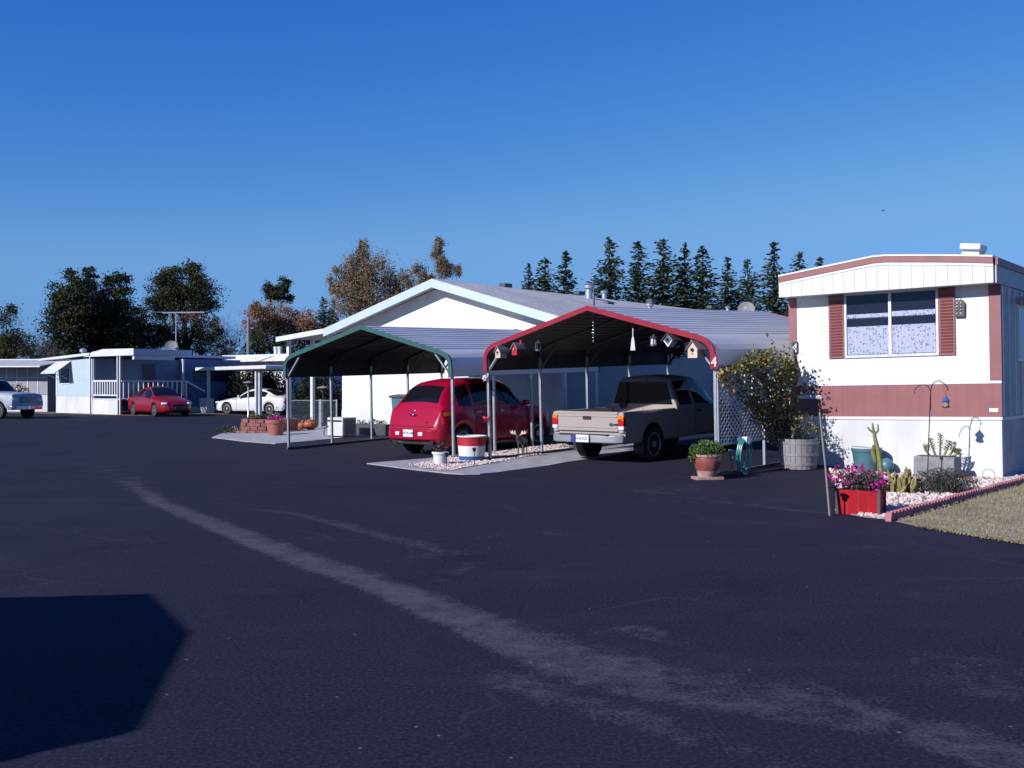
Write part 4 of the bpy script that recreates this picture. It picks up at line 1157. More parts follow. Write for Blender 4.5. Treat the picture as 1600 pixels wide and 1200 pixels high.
wc = dict(L=4.75, cr=.03, axles=(1.0, 3.78), ra=.35, rw=.315, ww=.21,
    zt=cur([(0, .55), (.02, .78), (.06, .92), (.2, .98), (.7, 1.04), (1.15, 1.24), (1.55, 1.34), (2.05, 1.38), (2.5, 1.33), (2.85, 1.16), (3.25, .93), (3.7, .87), (4.3, .76), (4.62, .62), (4.75, .45)]),
    zl=cur([(0, .34), (.2, .22), (4.4, .20), (4.75, .28)]), zb=cur([(0, .90), (1, .94), (3, .84), (4.75, .66)]),
    w=cur([(0, .70), (.05, .80), (.2, .87), (.9, .90), (2.5, .89), (3.8, .89), (4.3, .82), (4.6, .66), (4.75, .5)]),
    wt=cur([(0, .62), (.3, .72), (.8, .66), (1.4, .57), (2.4, .55), (3.0, .66), (3.6, .68), (4.4, .55), (4.75, .36)]),
    side=[(1.25, 1.85), (1.93, 2.95)], ws=(2.42, 3.2), rw_=(.55, 1.45), seams=[1.9, 3.1], wsj=11, rwj=11)
wr = V(((331 - 800) / F * 55.8, 55.8, 0)); wh = (-.93, .37)
wl = V((-wh[1], wh[0], 0))  # left of heading
wcc = wr - V((wh[0], wh[1], 0)) * 4.75 - wl * .89 * .6
white_coupe = make_car('coupe', 'white two door coupe parked under the flat white patio roof', (wcc.x, wcc.y, 0), wh, wc, M['carwhite'])
car_extras(white_coupe, wc, M['carwhite']); white_coupe.scale = (.96, .95, .98)

# --- camper parked outside the left edge of the picture (its shadow crosses the road)
ca = V((.785, .62, 0)); cb = V((.62, -.785, 0))
SUN_EL = math.radians(28.5); TE = math.tan(SUN_EL)
vo = ca * -3.4 + cb * -8.85
van = thing('camper_van', 'pale camper van parked out of view left of the camera', 'van', (vo.x, vo.y, 0), heading(cb.x, cb.y))
prof = [(0, .38), (0, 2.0), (.3, 2.33), (.86, 2.85), (2.27, 2.72), (4.0, 2.22), (4.02, 1.2), (4.0, .38)]
mb = MB(); mb.prism(prof, -1.0, 1.0, 'yz'); mb.build('body', M['carwhite'], van, bevel=.05)
for s in (-1, 1):
    for y in (.75, 3.2): wheel(van, s * .93, y, .36, .22)
    for a, b_ in ((.5, 1.3), (1.5, 2.5)):
        c = MB(); c.box(s * 1.0 - .01, s * 1.0 + .01, a, b_, 1.45, 2.1); c.build('side_window', M['carglass'], van, bevel=.004)
c = MB(); c.box(-.8, .8, 4.0, 4.03, 1.4, 2.05); c.build('windscreen', M['carglass'], van)

# ------------------------------------------------------------------ plants and pots
def leaves(n, cen, rad, ln, wd, rng, mats_w, up=0.0, shell=.5):
    """dict of builders by material"""
    out = {}
    for _ in range(n):
        d = V((rng.gauss(0, 1), rng.gauss(0, 1), rng.gauss(0, 1))).normalized()
        r = (shell + (1 - shell) * rng.random()) if rng.random() < .75 else rng.random()
        p = V((cen[0] + d.x * rad[0] * r, cen[1] + d.y * rad[1] * r, cen[2] + d.z * rad[2] * r))
        x = rng.random(); k = None
        for m_, w_ in mats_w:
            x -= w_; k = m_
            if x < 0: break
        dd = V((rng.gauss(0, 1), rng.gauss(0, 1), rng.gauss(0, 1) + up))
        out.setdefault(k, MB()).leaf(p, ln * rng.uniform(.6, 1.3), wd * rng.uniform(.6, 1.3), dd, rng)
    return out
def emit(d, root, names):
    for k, b in d.items(): b.build(names.get(k, 'foliage'), M[k], root)
NM = {'lf_pink': 'blossoms', 'lf_red': 'blossoms', 'lf_white': 'blossoms'}
def stems(root, n, base, rad, h, rng, mat='twig', r=.006):
    b = MB()
    for _ in range(n):
        a = rng.random() * 6.28; q = rng.random()
        b.tube([base, V(base) + V((math.cos(a) * rad * q * .5, math.sin(a) * rad * q * .5, h * .5)), V(base) + V((math.cos(a) * rad * q, math.sin(a) * rad * q, h * rng.uniform(.7, 1)))], [r, r * .7, r * .4], 4)
    return b.build('stems', M[mat], root)
r2 = random.Random(21)
# half barrel
p = gp(1248, 732)
br = thing('half_barrel', 'weathered grey half barrel planter against the trellis', 'planter', p)
mb = MB(); n = 22
for k in range(n):
    a0, a1 = 2 * math.pi * (k + .04) / n, 2 * math.pi * (k + .96) / n; vs = []
    for z, r in ((0, .305), (.18, .335), (.36, .352), (.545, .36)):
        for a in (a0, a1): vs += [(r * math.cos(a), r * math.sin(a), z), ((r - .03) * math.cos(a), (r - .03) * math.sin(a), z)]
    fs = []
    for i in range(3):
        o = i * 4
        fs += [(o, o + 2, o + 6, o + 4), (o + 1, o + 5, o + 7, o + 3), (o, o + 4, o + 5, o + 1), (o + 2, o + 3, o + 7, o + 6)]
    fs += [(12, 14, 15, 13)]
    mb.add(vs, fs)
mb.lathe([(.30, .02), (.33, .46), (.001, .46)], n=22); mb.build('staves', M['barrel'], br)
for z, r in ((.07, .318), (.24, .343), (.45, .359)):
    mb = MB(); mb.lathe([(r, z), (r + .006, z + .002), (r + .009, z + .045), (r + .003, z + .047)], n=32, caps=False); mb.build('hoop', M['hoop'], br)
bs = thing('barrel_shrub', 'leafy shrub growing in the weathered half barrel', 'shrub', p + V((0, 0, .46)))
stems(bs, 26, (0, 0, 0), .5, .5, r2)
emit(leaves(620, (-.05, 0, .28), (.44, .36, .30), .055, .03, r2, [('lf_vine', .55), ('lf_viney', .2), ('lf_grey', .25)]), bs, NM)
emit(leaves(160, (.36, -.05, .12), (.22, .2, .26), .05, .026, r2, [('lf_vine', .35), ('lf_grey', .65)]), bs, NM)
# trellis on the right side of the red carport
TO = RC_O + V((RC_F[0], RC_F[1], 0)) * 5.54
tz = hz(TO.x, TO.y)
tr = thing('trellis', 'white lattice trellis panel fixed to the side of the red carport', 'trellis', (TO.x, TO.y, tz), heading(*RC_A), rx=math.atan(.03))
TL, T0, T1 = 2.32, .56, 1.80
mb = MB()
sp_ = .118; wd = .062
k = -T1
def clip(c, sgn):
    # line z = c + sgn*y clipped to the rectangle
    pts = []
    for y in (0, TL):
        z = c + sgn * y
        if T0 <= z <= T1: pts.append((y, z))
    for z in (T0, T1):
        y = (z - c) / sgn
        if 0 < y < TL: pts.append((y, z))
    return pts[:2] if len(pts) >= 2 else None
for sgn, x in ((1, .004), (-1, .010)):
    c = -3.0
    while c < 5.0:
        q = clip(c, sgn)
        if q: mb.beam((x, q[0][0], q[0][1]), (x, q[1][0], q[1][1]), wd * .52, .005, up=(1, 0, 0))
        c += sp_
mb.build('lattice', M['lattice'], tr)
mb = MB()
for z in (T0, T1): mb.box(-.004, .02, -.02, TL + .02, z - .018, z + .018)
for y in (0, TL): mb.box(-.004, .02, y - .02, y + .02, T0 + .018, T1 - .018)
mb.build('frame', M['lattice'], tr)
# climbing vine
RA = V((RC_A[0], RC_A[1], 0)); RF = V((RC_F[0], RC_F[1], 0))
vn = thing('climbing_vine', 'yellowing green vine climbing over the white lattice', 'vine', tuple(TO + RA * 2.3 + RF * .25 + V((0, 0, tz + .05))))
def tp(px, py, o=.03): return onplane(px, py, TO + RF * o, RC_A[0], RC_A[1])[0]
vb = MB()
org = vn.matrix_basis.translation.copy()
root_ = tp(1226, 700, .2)
targets = [(1133, 585), (1150, 600), (1165, 575), (1185, 565), (1200, 556), (1220, 560), (1236, 575), (1240, 600), (1195, 600), (1180, 620), (1215, 640), (1235, 650), (1165, 625), (1205, 665), (1190, 585), (1230, 620), (1146, 578), (1212, 600), (1200, 640), (1180, 640)]
clumps = []
for tx, ty in targets:
    e = tp(tx, ty, .06); m_ = root_.lerp(e, .5) + V((r2.uniform(-.1, .1), r2.uniform(-.1, .1), r2.uniform(.0, .2)))
    vb.tube([root_ - org, m_ - org, e - org], [.012, .008, .004], 5)
    clumps += [(e, .14), (root_.lerp(e, .75), .13), (m_, .11)]
vb.build('stems', M['twig'], vn)
D = {}
def clump(c, s, n, mats_w, ln=.075, wd=.046):
    for _ in range(n):
        q = c - org + V((r2.gauss(0, s), r2.gauss(0, s * .8), r2.gauss(0, s)))
        q += RF * abs(r2.gauss(0, .03))
        x = r2.random()
        for m_, w_ in mats_w:
            x -= w_
            if x < 0: break
        D.setdefault(m_, MB()).leaf(q, ln * r2.uniform(.6, 1.3), wd * r2.uniform(.6, 1.3), None, r2)
for c, s in clumps: clump(c, s * .6, 30, [('lf_vine', .68), ('lf_viney', .22), ('lf_viner', .1)])
for px, py, s, n in ((1210, 625, .17, 190), (1225, 660, .16, 190), (1195, 600, .18, 130), (1185, 563, .14, 120), (1212, 562, .14, 120), (1205, 680, .1, 60), (1230, 640, .10, 80), (1168, 570, .1, 60), (1228, 590, .11, 100), (1185, 650, .1, 60), (1200, 660, .1, 70)):
    clump(tp(px, py, .12), s, n, [('lf_vine', .75), ('lf_viney', .17), ('lf_viner', .08)])
for px, py, s, n in ((1140, 580, .06, 50), (1155, 572, .07, 60), (1172, 566, .08, 70), (1190, 562, .08, 80), (1225, 566, .09, 90), (1238, 575, .08, 60), (1215, 585, .1, 90), (1222, 612, .08, 60), (1160, 590, .06, 30), (1178, 590, .07, 40)):
    clump(tp(px, py, .08), s, n, [('lf_vine', .6), ('lf_viney', .32), ('lf_viner', .08)])
for px, py, s, n in ((1128, 584, .07, 34), (1138, 604, .05, 24), (1130, 595, .06, 18), (1122, 583, .05, 16), (1165, 638, .03, 10)):
    clump(tp(px, py, .06), s, n, [('lf_viney', .7), ('lf_viner', .3)])
emit(D, vn, NM)
# garden hoses on the trellis
hp = tp(1156, 684, .05)
hs = thing('green_hose', 'coiled turquoise garden hose hung below the lattice panel', 'hose', hp)
mb = MB()
for k in range(3):
    n = 28; pts = []
    w_ = .15 + .012 * k; h_ = .30 + .008 * k
    for i in range(n):
        a = 2 * math.pi * i / n; y = w_ * math.sin(a) + .02 * (k - 1); z = -h_ + h_ * math.cos(a)
        pts.append(RA * y * 1.1 + RF * (.05 + .03 * k + .02 * math.cos(a)) + V((0, 0, z)))
    mb.tube(pts, .0125, 7, closed=True)
mb.build('coil', M['hose'], hs)
mb = MB(); mb.lathe([(.07, -.02), (.055, .0), (.055, .16), (.075, .18)], (0, 0, 0), 16, 'x'); o = mb.build('hanger', M['whiteplain'], hs); o.rotation_euler = (0, 0, yaw(*RC_F)); o.location = (0, 0, -.03)
hb = thing('blue_hose', 'short blue hose looped beside the turquoise hose', 'hose', gp(1146, 735) + V((0, 0, .02)))
b0 = V(hb.location)
mb = MB(); mb.tube([tp(1139, 703, .1) - b0, tp(1146, 704, .12) - b0, tp(1151, 714, .13) - b0, tp(1155, 727, .15) - b0, tp(1160, 731, .15) - b0], .013, 7); mb.build('tube', M['bluehose'], hb)
mb = MB(); mb.tube([tp(1139, 704, .1) - b0, V((0, 0, 0)) + RA * -.02], .011, 6); mb.tube([tp(1147, 708, .05) - b0, tp(1141, 733, .05) - b0], .01, 6); mb.build('stand', M['darksteel'], hb)
# terracotta pot on pavers
p = gp(1105, 749)
pv = thing('paver_stack', 'two flat concrete pavers under the glazed red pot', 'pavers', p, .2)
for s in (-1, 1):
    mb = MB(); mb.box(-.118 + s * .12, .118 + s * .12, -.16, .14, 0, .05); mb.build('paver', M['terrapale'], pv, bevel=.008)
pt_ = thing('clay_pot', 'red glazed clay pot with bushy green plant beside the pickup', 'pot', p + V((0, 0, .05)))
mb = MB(); mb.lathe([(.001, 0), (.15, 0), (.165, .04), (.18, .10)], n=28, caps=False); mb.build('pot_base', M['terrapale'], pt_)
mb = MB(); mb.lathe([(.18, .10), (.205, .16), (.225, .24), (.23, .31), (.225, .33)], n=28, caps=False); mb.build('pot_body', M['terraglaze'], pt_)
mb = MB(); mb.lathe([(.225, .33), (.245, .335), (.25, .37), (.23, .375), (.21, .34), (.001, .33)], n=28, caps=False); mb.build('pot_rim', M['terrapale'], pt_)
stems(pt_, 14, (0, 0, .33), .25, .25, r2)
emit(leaves(900, (0, 0, .45), (.31, .29, .17), .055, .03, r2, [('lf_green', 1)]), pt_, NM)
emit(leaves(160, (-.2, -.08, .34), (.14, .1, .12), .05, .028, r2, [('lf_green', 1)]), pt_, NM)
# striped tub
p = gp(737, 721)
tb = thing('striped_tub', 'round planter tub painted red white and blue', 'planter', p)
for nm, mt, z0, z1, r0, r1_ in (('blue_band', 'blue', 0, .12, .255, .268), ('white_band', 'whiteplain', .12, .33, .268, .285), ('red_band', 'red', .33, .51, .285, .295)):
    mb = MB(); mb.lathe([(r0, z0), (r1_, z1)], n=32, caps=False); mb.build(nm, M[mt], tb)
mb = MB(); mb.lathe([(.295, .51), (.31, .512), (.31, .535), (.28, .535), (.27, .47), (.001, .46)], n=32, caps=False); mb.build('rim', M['whiteplain'], tb)
# white pot
p = gp(688, 727)
wp_ = thing('white_pot', 'white plastic flower pot with grey leaved plant', 'pot', p)
mb = MB(); mb.lathe([(.001, 0), (.115, 0), (.145, .22), (.165, .225), (.168, .265), (.15, .268), (.14, .22), (.001, .21)], n=28, caps=False); mb.build('pot', M['whiteplain'], wp_)
emit(leaves(130, (0, 0, .33), (.13, .13, .13), .07, .035, r2, [('lf_grey', .8), ('lf_red', .2)], up=.6), wp_, NM)
# solar lights
def stake_light(px, py, h, lab):
    p = gp(px, py); t = thing('garden_light', lab, 'garden light', p)
    mb = MB(); mb.tube([(0, 0, -.05), (0, 0, h)], .008, 6); mb.build('stake', M['iron'], t)
    mb = MB(); mb.lathe([(.03, h), (.035, h + .05), (.055, h + .055), (.01, h + .08)], n=12); mb.build('lamp_head', M['iron'], t)
stake_light(698, 732, .22, 'short black stake light beside the white pot')
stake_light(741, 727, .27, 'black stake light in front of the striped tub')
stake_light(1302, 806, .30, 'black stake light at the left of the red planter box')
stake_light(660, 711, .06, 'tiny dark stake light by the wagon rear wheel')
# moose figure
p = gp(816, 711)
ms_ = thing('moose_figure', 'dark metal moose figure with antlers coloured pale as if sunlit, standing on the gravel', 'garden figure', p, math.radians(-112))
mb = MB()
mb.tube([(-.20, 0, .30), (-.1, 0, .31), (.06, 0, .33), (.16, 0, .34), (.21, 0, .38), (.26, 0, .40), (.33, 0, .36)], [.05, .075, .08, .075, .05, .042, .025], 10)
for x, y in ((-.16, .04), (-.17, -.04), (.1, .045), (.12, -.045)):
    mb.tube([(x, y, .28), (x - .015, y, .16), (x + .005, y, .08), (x, y, 0)], [.028, .016, .013, .016], 7)
mb.tube([(-.2, 0, .32), (-.25, 0, .25)], [.012, .006], 5)
mb.build('body', M['moose'], ms_)
for s in (-1, 1):
    mb = MB()
    mb.add([(.24, s * .02, .43), (.23, s * .09, .46), (.22, s * .17, .47), (.22, s * .20, .55), (.22, s * .165, .50), (.22, s * .14, .56), (.22, s * .115, .50), (.22, s * .08, .55), (.22, s * .06, .485)], [(0, 1, 2, 3, 4, 5, 6, 7, 8)])
    o = mb.build('antler', M['palewood'], ms_); sm = o.modifiers.new('s', 'SOLIDIFY'); sm.thickness = .012  # sunlight on the antlers put into a pale colour
# red planter box
a = gp(1308, 803); c = gp(1373.5, 806.8)
dx = (c - a); bw = dx.length; dx.normalize()
bx = thing('planter_box', 'bright red wooden planter box full of magenta flowers', 'planter', a, yaw(dx.x, dx.y))
bd = .40; bh = .30
for nm, q in (('side_board', (0, bw, 0, .02)), ('side_board', (0, bw, bd - .02, bd)), ('side_board', (0, .02, .02, bd - .02)), ('side_board', (bw - .02, bw, .02, bd - .02))):
    mb = MB(); mb.box(q[0], q[1], q[2], q[3], .0, bh); mb.build(nm, M['redbox'], bx, bevel=.004)
for x in (.12, .25, .37):
    mb = MB(); mb.box(x - .002, x + .002, -.0015, .001, .0, bh); mb.build('board_gap', M['terraglaze'], bx)
for x, y in ((0, 0), (bw, 0), (0, bd), (bw, bd)):
    mb = MB(); mb.box(x - .016, x + .016, y - .016, y + .016, 0, bh + .02); mb.build('corner_post', M['redbox'] if y else M['darksteel'], bx)
mb = MB(); mb.box(.02, bw - .02, .02, bd - .02, .02, bh - .05); mb.build('soil', M['bark'], bx)
fl = thing('flower_bush', 'magenta flowering plant growing in the red planter box', 'flowers', a + dx * bw * .5 + V((-dx.y, dx.x, 0)) * .2 + V((0, 0, bh - .05)), yaw(dx.x, dx.y))
stems(fl, 40, (0, 0, 0), .33, .34, r2)
emit(leaves(1500, (.02, 0, .12), (.34, .22, .17), .055, .02, r2, [('lf_grey', .7), ('lf_dark', .3)], up=.4, shell=.2), fl, NM)
fb_ = MB()
for k in range(72):
    d = V((r2.uniform(-.36, .30), r2.uniform(-.24, .2), r2.uniform(.08, .34)))
    if d.x > .1: d.z *= .75
    for _ in range(9): fb_.leaf(d + V((r2.gauss(0, .017), r2.gauss(0, .017), r2.gauss(0, .015))), .036, .03, None, r2)
fb_.build('blossoms', M['lf_pink'], fl)
# leaning stake
q = gp(1297, 806); tpt = at(1281, 648, q.y + .12)
stk = thing('wooden_stake', 'thin brown wooden stake leaning beside the red planter box', 'stake', q)
mb = MB(); mb.tube([V((0, 0, -.05)), (tpt - q) * .5 + V((.004, 0, 0)), tpt - q], [.013, .012, .011], 8); mb.build('shaft', M['pole'], stk)
mb = MB(); mb.lathe([(.014, 0), (.008, .03), (.001, .035)], tpt - q, 8); mb.build('tip', M['wood'], stk)
# cacti
q = gp(1377, 765)
cc = thing('tall_cactus', 'tall thin cactus with three raised fingers behind the red box', 'cactus', q)
def cpt(px, py): return at(px, py, q.y) - q
mb = MB(); mb.tube([V((0, 0, -.03)), cpt(1376, 735), cpt(1372, 705), cpt(1367, 684), cpt(1366, 676)], [.045, .045, .038, .03, .026], 8)
mb.tube([cpt(1367, 678), cpt(1359, 672), cpt(1355, 667)], [.018, .016, .008], 7); mb.tube([cpt(1366, 677), cpt(1364, 669), cpt(1363, 661)], [.022, .02, .01], 7); mb.tube([cpt(1367, 678), cpt(1372, 673), cpt(1372, 663)], [.02, .018, .01], 7)
mb.build('stem', M['cactus'], cc)
mb = MB(); mb.tube([cpt(1368, 722), cpt(1364, 706), cpt(1365, 695)], [.03, .035, .02], 7); mb.build('arm', M['cactusy'], cc)
q2 = gp(1410, 772)
cl = thing('cactus_clump', 'clump of yellowing finger cactus between red box and grey bush', 'cactus', q2)
mb = MB()
for k in range(64):
    a_ = r2.random() * 6.28; rr = r2.uniform(.02, .22); h_ = r2.uniform(.16, .40) * (1 - .5 * rr / .25) + .04
    b0 = V((math.cos(a_) * rr, math.sin(a_) * rr * .8, 0)); ln_ = V((r2.gauss(0, .05), r2.gauss(0, .05), h_))
    mb.tube([b0, b0 + ln_ * .4, b0 + ln_ * .85, b0 + ln_], [.02, .027, .022, .007], 7)
mb.build('stems', M['cactusy'], cl)
# grey-green bush
q = gp(1480, 772); 
gb = thing('grey_bush', 'low grey green bush spreading over the white gravel', 'bush', q)
stems(gb, 40, (0, 0, 0), .45, .3, r2)
emit(leaves(4200, (0, .1, .14), (.52, .34, .25), .06, .014, r2, [('lf_grey', .9), ('lf_red', .1)], up=.7, shell=.3), gb, NM)
# teal tub
q = gp(1354, 738)
tt = thing('teal_tub', 'round teal plastic tub standing against the white skirting', 'tub', q)
mb = MB(); mb.lathe([(.001, 0), (.20, 0), (.25, .37), (.265, .375), (.27, .44), (.255, .445), (.24, .40), (.001, .38)], n=32, caps=False); mb.build('tub', M['teal'], tt)
mb = MB(); mb.lathe([(.27, .435), (.274, .45), (.258, .458), (.25, .445)], n=32, caps=False); mb.build('rim', M['whiteflat'], tt)
q = gp(1385, 740); bl = tag(MB().sphere((0, 0, .14), (.13, .13, .14), 16, 12).build('gazing_ball', M['teal'], loc=q), 'dull blue ball lying beside the teal tub', 'ball')
# grey box with succulents
q = gp(1463, 748)
gx = thing('concrete_planter', 'grey concrete box planter against the white skirting', 'planter', q, yaw(MF.x, MF.y))
mb = MB(); mb.box(-.33, .33, -.16, .2, 0, .38); mb.build('box', M['grey'], gx, bevel=.01)
mb = MB(); mb.box(-.29, .29, -.12, .16, .372, .386); mb.build('soil', M['bark'], gx)
su = thing('branched_succulent', 'upright green succulent with side shoots in the grey planter', 'succulent', q + V((.05, 0, .38)))
mb = MB(); D2 = MB()
for x, h_, ln_ in ((.02, .38, 0), (-.09, .3, -.12), (.12, .26, .1), (.26, .24, .04), (.36, .12, .03), (-.24, .2, -.05)):
    mb.tube([(x * .6, 0, -.01), (x * .9 + ln_ * .3, 0, h_ * .5), (x + ln_ * .6, 0, h_)], [.022, .018, .012], 6)
    for k in range(26):
        f = .35 + .65 * k / 26; a_ = k * 2.4
        c0 = V((x * .8 + ln_ * .6 * f, 0, h_ * f)); dd = V((math.cos(a_), math.sin(a_), .5))
        D2.leaf(c0 + dd * .03, .075, .02, dd, r2)
mb.build('stems', M['cactus'], su); D2.build('foliage', M['lf_green'], su)
# shepherd's hook and feeder
q = gp(1449, 752)
hk = thing('shepherd_hook', 'thin black double shepherd hook standing in the garden bed', 'garden hook', q)
def kp(px, py): return at(px, py, q.y) - q
mb = MB(); mb.tube([V((0, 0, -.03)), kp(1451, 690), kp(1453, 640), kp(1454, 615)], .009, 6)
mb.tube([kp(1454, 640), kp(1454, 612), kp(1456, 602), kp(1461, 596), kp(1468, 595), kp(1475, 599), kp(1480, 605), kp(1482, 609), kp(1479, 610)], .008, 6)
mb.tube([kp(1454, 640), kp(1454, 612), kp(1451, 604), kp(1444, 601), kp(1436, 602), kp(1431, 607), kp(1428, 612), kp(1430, 615)], .006, 6)
mb.build('pole', M['iron'], hk)
mb = MB(); mb.sphere(kp(1450, 696), .03, 10, 8); mb.build('finial', M['copper'], hk)
fp = at(1478, 612, q.y)
fd_ = thing('bird_feeder', 'small lantern bird feeder with blue cone roof hanging from the hook', 'bird feeder', fp)
mb = MB(); mb.tube([(0, 0, 0), (0, 0, -.07)], .004, 5); mb.build('hanger', M['iron'], fd_)
mb = MB(); mb.lathe([(.004, -.06), (.02, -.09), (.075, -.16), (.07, -.165)], n=16); mb.build('roof', M['blue'], fd_)
mb = MB(); mb.lathe([(.05, -.165), (.05, -.24)], n=14); mb.build('body', M['wood'], fd_)
mb = MB(); mb.lathe([(.062, -.24), (.066, -.255), (.03, -.27)], n=14); mb.build('tray', M['iron'], fd_)
# hoops by the corner
for px, py, lab in ((1545, 752, 'smaller wire hoop stuck in the gravel by the corner'), (1561, 747, 'larger wire hoop leaning nearest the mobile home corner')):
    q = gp(px, py); r = .1
    hp_ = tag(MB().tube([(r * math.cos(2 * math.pi * k / 24), .03 * math.sin(2 * math.pi * k / 24), r + r * math.sin(2 * math.pi * k / 24)) for k in range(24)], .005, 5, closed=True).build('wire_hoop', M['copper'], loc=q), lab, 'wire hoop')
# scalloped edging
e0, e1 = gp(1388, 815), gp(1640, 744)
n = 11; seg = (e1 - e0) / n; sl = seg.length
mb = MB(); poly = [(0, -.03), (0, .06)]
for k in range(6):
    c0 = sl * (k + .5) / 6; rr = sl / 12
    for i in range(7): poly.append((c0 - rr * math.cos(math.pi * i / 6), .06 + rr * .8 * math.sin(math.pi * i / 6)))
poly += [(sl, .06), (sl, -.03)]
pp = [poly[0]]
for q in poly[1:]:
    if (V(q) - V(pp[-1])).length > .003: pp.append(q)
mb.prism(pp, -.035, .035)
proto = mb.build('edging_block', M['edging'])
tag(proto, 'pink scalloped concrete edging piece between gravel bed and lawn', 'edging', 'scalloped edging along the lawn')
for k in range(n):
    o = proto if k == 0 else proto.copy()
    if k: COL.objects.link(o)
    q = e0 + seg * k; o.location = (q.x, q.y, hz(q.x, q.y)); o.rotation_euler = (0, 0, yaw(seg.x, seg.y) + r2.uniform(-.01, .01)); o.scale = (.985, 1, r2.uniform(.95, 1.05))
# ------------------------------------------------------------------ things hung on the red carport
HP = RC_O - RA * .14
def hpt(px, py): return onplane(px, py, HP, RC_F[0], RC_F[1])
def hanger(t, top, p, m='iron'):
    mb = MB(); mb.tube([(0, 0, top - p.z), (0, 0, 0)], .004, 4); return mb.build('hanger', M[m], t)
def roof_z(u):
    x = min(u, 5.5 - u); z0 = 1.87 + .565
    return hz(RC_O.x, RC_O.y) + (z0 + (3.05 - z0) * (x - .36) / (2.75 - .36) if x > .36 else 2.2) - .06
def birdhouse(px, py, w, h, front, rooft, lab, hole='seam', roofd=.26, flag=False):
    p, u = hpt(px, py)
    t = thing('birdhouse', lab, 'birdhouse', p, yaw(*RC_F), group='birdhouses hung along the red carport')
    hw = w / 2; e = h * .60
    mb = MB(); mb.prism([(-hw, -h), (hw, -h), (hw, -h + e), (0, 0), (-hw, -h + e)], -.10, .10); mb.build('body', M[front], t)
    for s in (-1, 1):
        mb = MB(); ex = s * hw * 1.35; ez = -h + e - (h - e) * .35
        mb.prism([(0, .004), (ex, ez), (ex, ez + .018), (0, .024)], -.10 - .03, -.13 + roofd); mb.build('roof', M[rooft], t)
    mb = MB(); mb.lathe([(.001, 0), (w * .16, 0), (w * .16, .012), (.001, .012)], (0, -.112, -h * .5), 14, 'y'); mb.build('hole', M[hole], t)
    mb = MB(); mb.tube([(0, -.10, -h * .72), (0, -.15, -h * .72)], .006, 5); mb.build('perch', M['wood'], t)
    top = max(roof_z(u), p.z + .06)
    mb = MB(); mb.tube([(0, 0, top - p.z), (0, 0, .02)], .004, 4); mb.build('hanger', M['iron'], t)
    if flag:
        mb = MB(); mb.box(.03, .08, .02, .06, .0, .07); mb.build('chimney', M['red'], t)
    return t
birdhouse(783, 542, .135, .225, 'palewood', 'grey', 'small pale wood birdhouse with grey roof at the left end of the red carport', roofd=.3)
birdhouse(809, 537, .135, .23, 'red', 'grey', 'small red birdhouse with grey roof second from the left', hole='wood', roofd=.3, flag=True)
birdhouse(1087, 534, .19, .28, 'palewood', 'pole', 'larger natural wood birdhouse at the right end of the red carport', roofd=.28)
# diamond birdhouse
p, u = hpt(1048, 522)
t = thing('diamond_birdhouse', 'teal and white diamond shaped birdhouse with dark roof', 'birdhouse', p, yaw(*RC_F), group='birdhouses hung along the red carport')
mb = MB(); mb.prism([(0, -.01), (.09, -.12), (0, -.23), (-.09, -.12)], -.09, .09); mb.build('body', M['whiteplain'], t)
mb = MB(); mb.prism([(0, -.02), (.075, -.105), (0, -.185), (-.075, -.105)], -.10, -.089); mb.build('front_panel', M['teal'], t)
mb = MB(); mb.lathe([(.001, 0), (.026, 0), (.026, .01), (.001, .01)], (0, -.11, -.10), 12, 'y'); mb.build('hole', M['seam'], t)
for s in (-1, 1):
    mb = MB(); mb.prism([(0, .0), (s * .13, -.13), (s * .13, -.112), (0, .018)], -.12, .2); mb.build('roof', M['darksteel'], t)
hanger(t, roof_z(u), p)
# lanterns
for px, py, lab in ((841, 533, 'dark hanging lantern beside the red birdhouse'), (1021, 524, 'dark hanging lantern beside the diamond birdhouse')):
    p, u = hpt(px, py); t = thing('lantern', lab, 'lantern', p, yaw(*RC_F), group='lanterns hung under the red carport')
    mb = MB(); mb.lathe([(.008, .02), (.03, -.01), (.075, -.045), (.07, -.05)], n=12); mb.build('roof', M['darksteel'], t)
    mb = MB(); mb.lathe([(.045, -.05), (.055, -.16)], n=8); mb.build('glass', M['lens_clear'] if px > 900 else M['darkwin'], t)
    mb = MB()
    for k in range(6):
        a = k * math.pi / 3; mb.tube([(.05 * math.cos(a), .05 * math.sin(a), -.05), (.06 * math.cos(a), .06 * math.sin(a), -.165)], .006, 4)
    mb.lathe([(.065, -.165), (.07, -.19), (.03, -.2)], n=12); mb.build('cage', M['darksteel'], t)
    hanger(t, roof_z(u), p)
# chimes
p, u = hpt(927, 502)
t = thing('wind_chime', 'thin hanging wind chime with shiny balls at the carport peak', 'wind chime', p, yaw(*RC_F))
hanger(t, roof_z(u) - .02, p)
mb = MB(); mb.tube([(0, 0, 0), (0, 0, -.40)], .004, 4); mb.build('cord', M['galv'], t)
for z, r in ((-.02, .02), (-.08, .022), (-.16, .03), (-.22, .032), (-.30, .014), (-.37, .02)):
    mb = MB(); mb.sphere((0, 0, z), r, 10, 8); mb.build('ball', M['chrome'], t)
p, u = hpt(989, 513)
t = thing('hanging_paddle', 'white paddle shaped ornament hanging in the carport opening', 'ornament', p, yaw(*RC_F) + .4)
mb = MB(); mb.tube([(0, 0, 0), (0, 0, -.16)], .011, 6); mb.build('handle', M['whiteflat'], t)
mb = MB(); mb.prism([(-.012, -.15), (.012, -.15), (.028, -.22), (.042, -.36), (.046, -.40), (-.046, -.40), (-.042, -.36), (-.028, -.22)], -.01, .01); mb.build('blade', M['whiteflat'], t, bevel=.004)
hanger(t, roof_z(u), p)
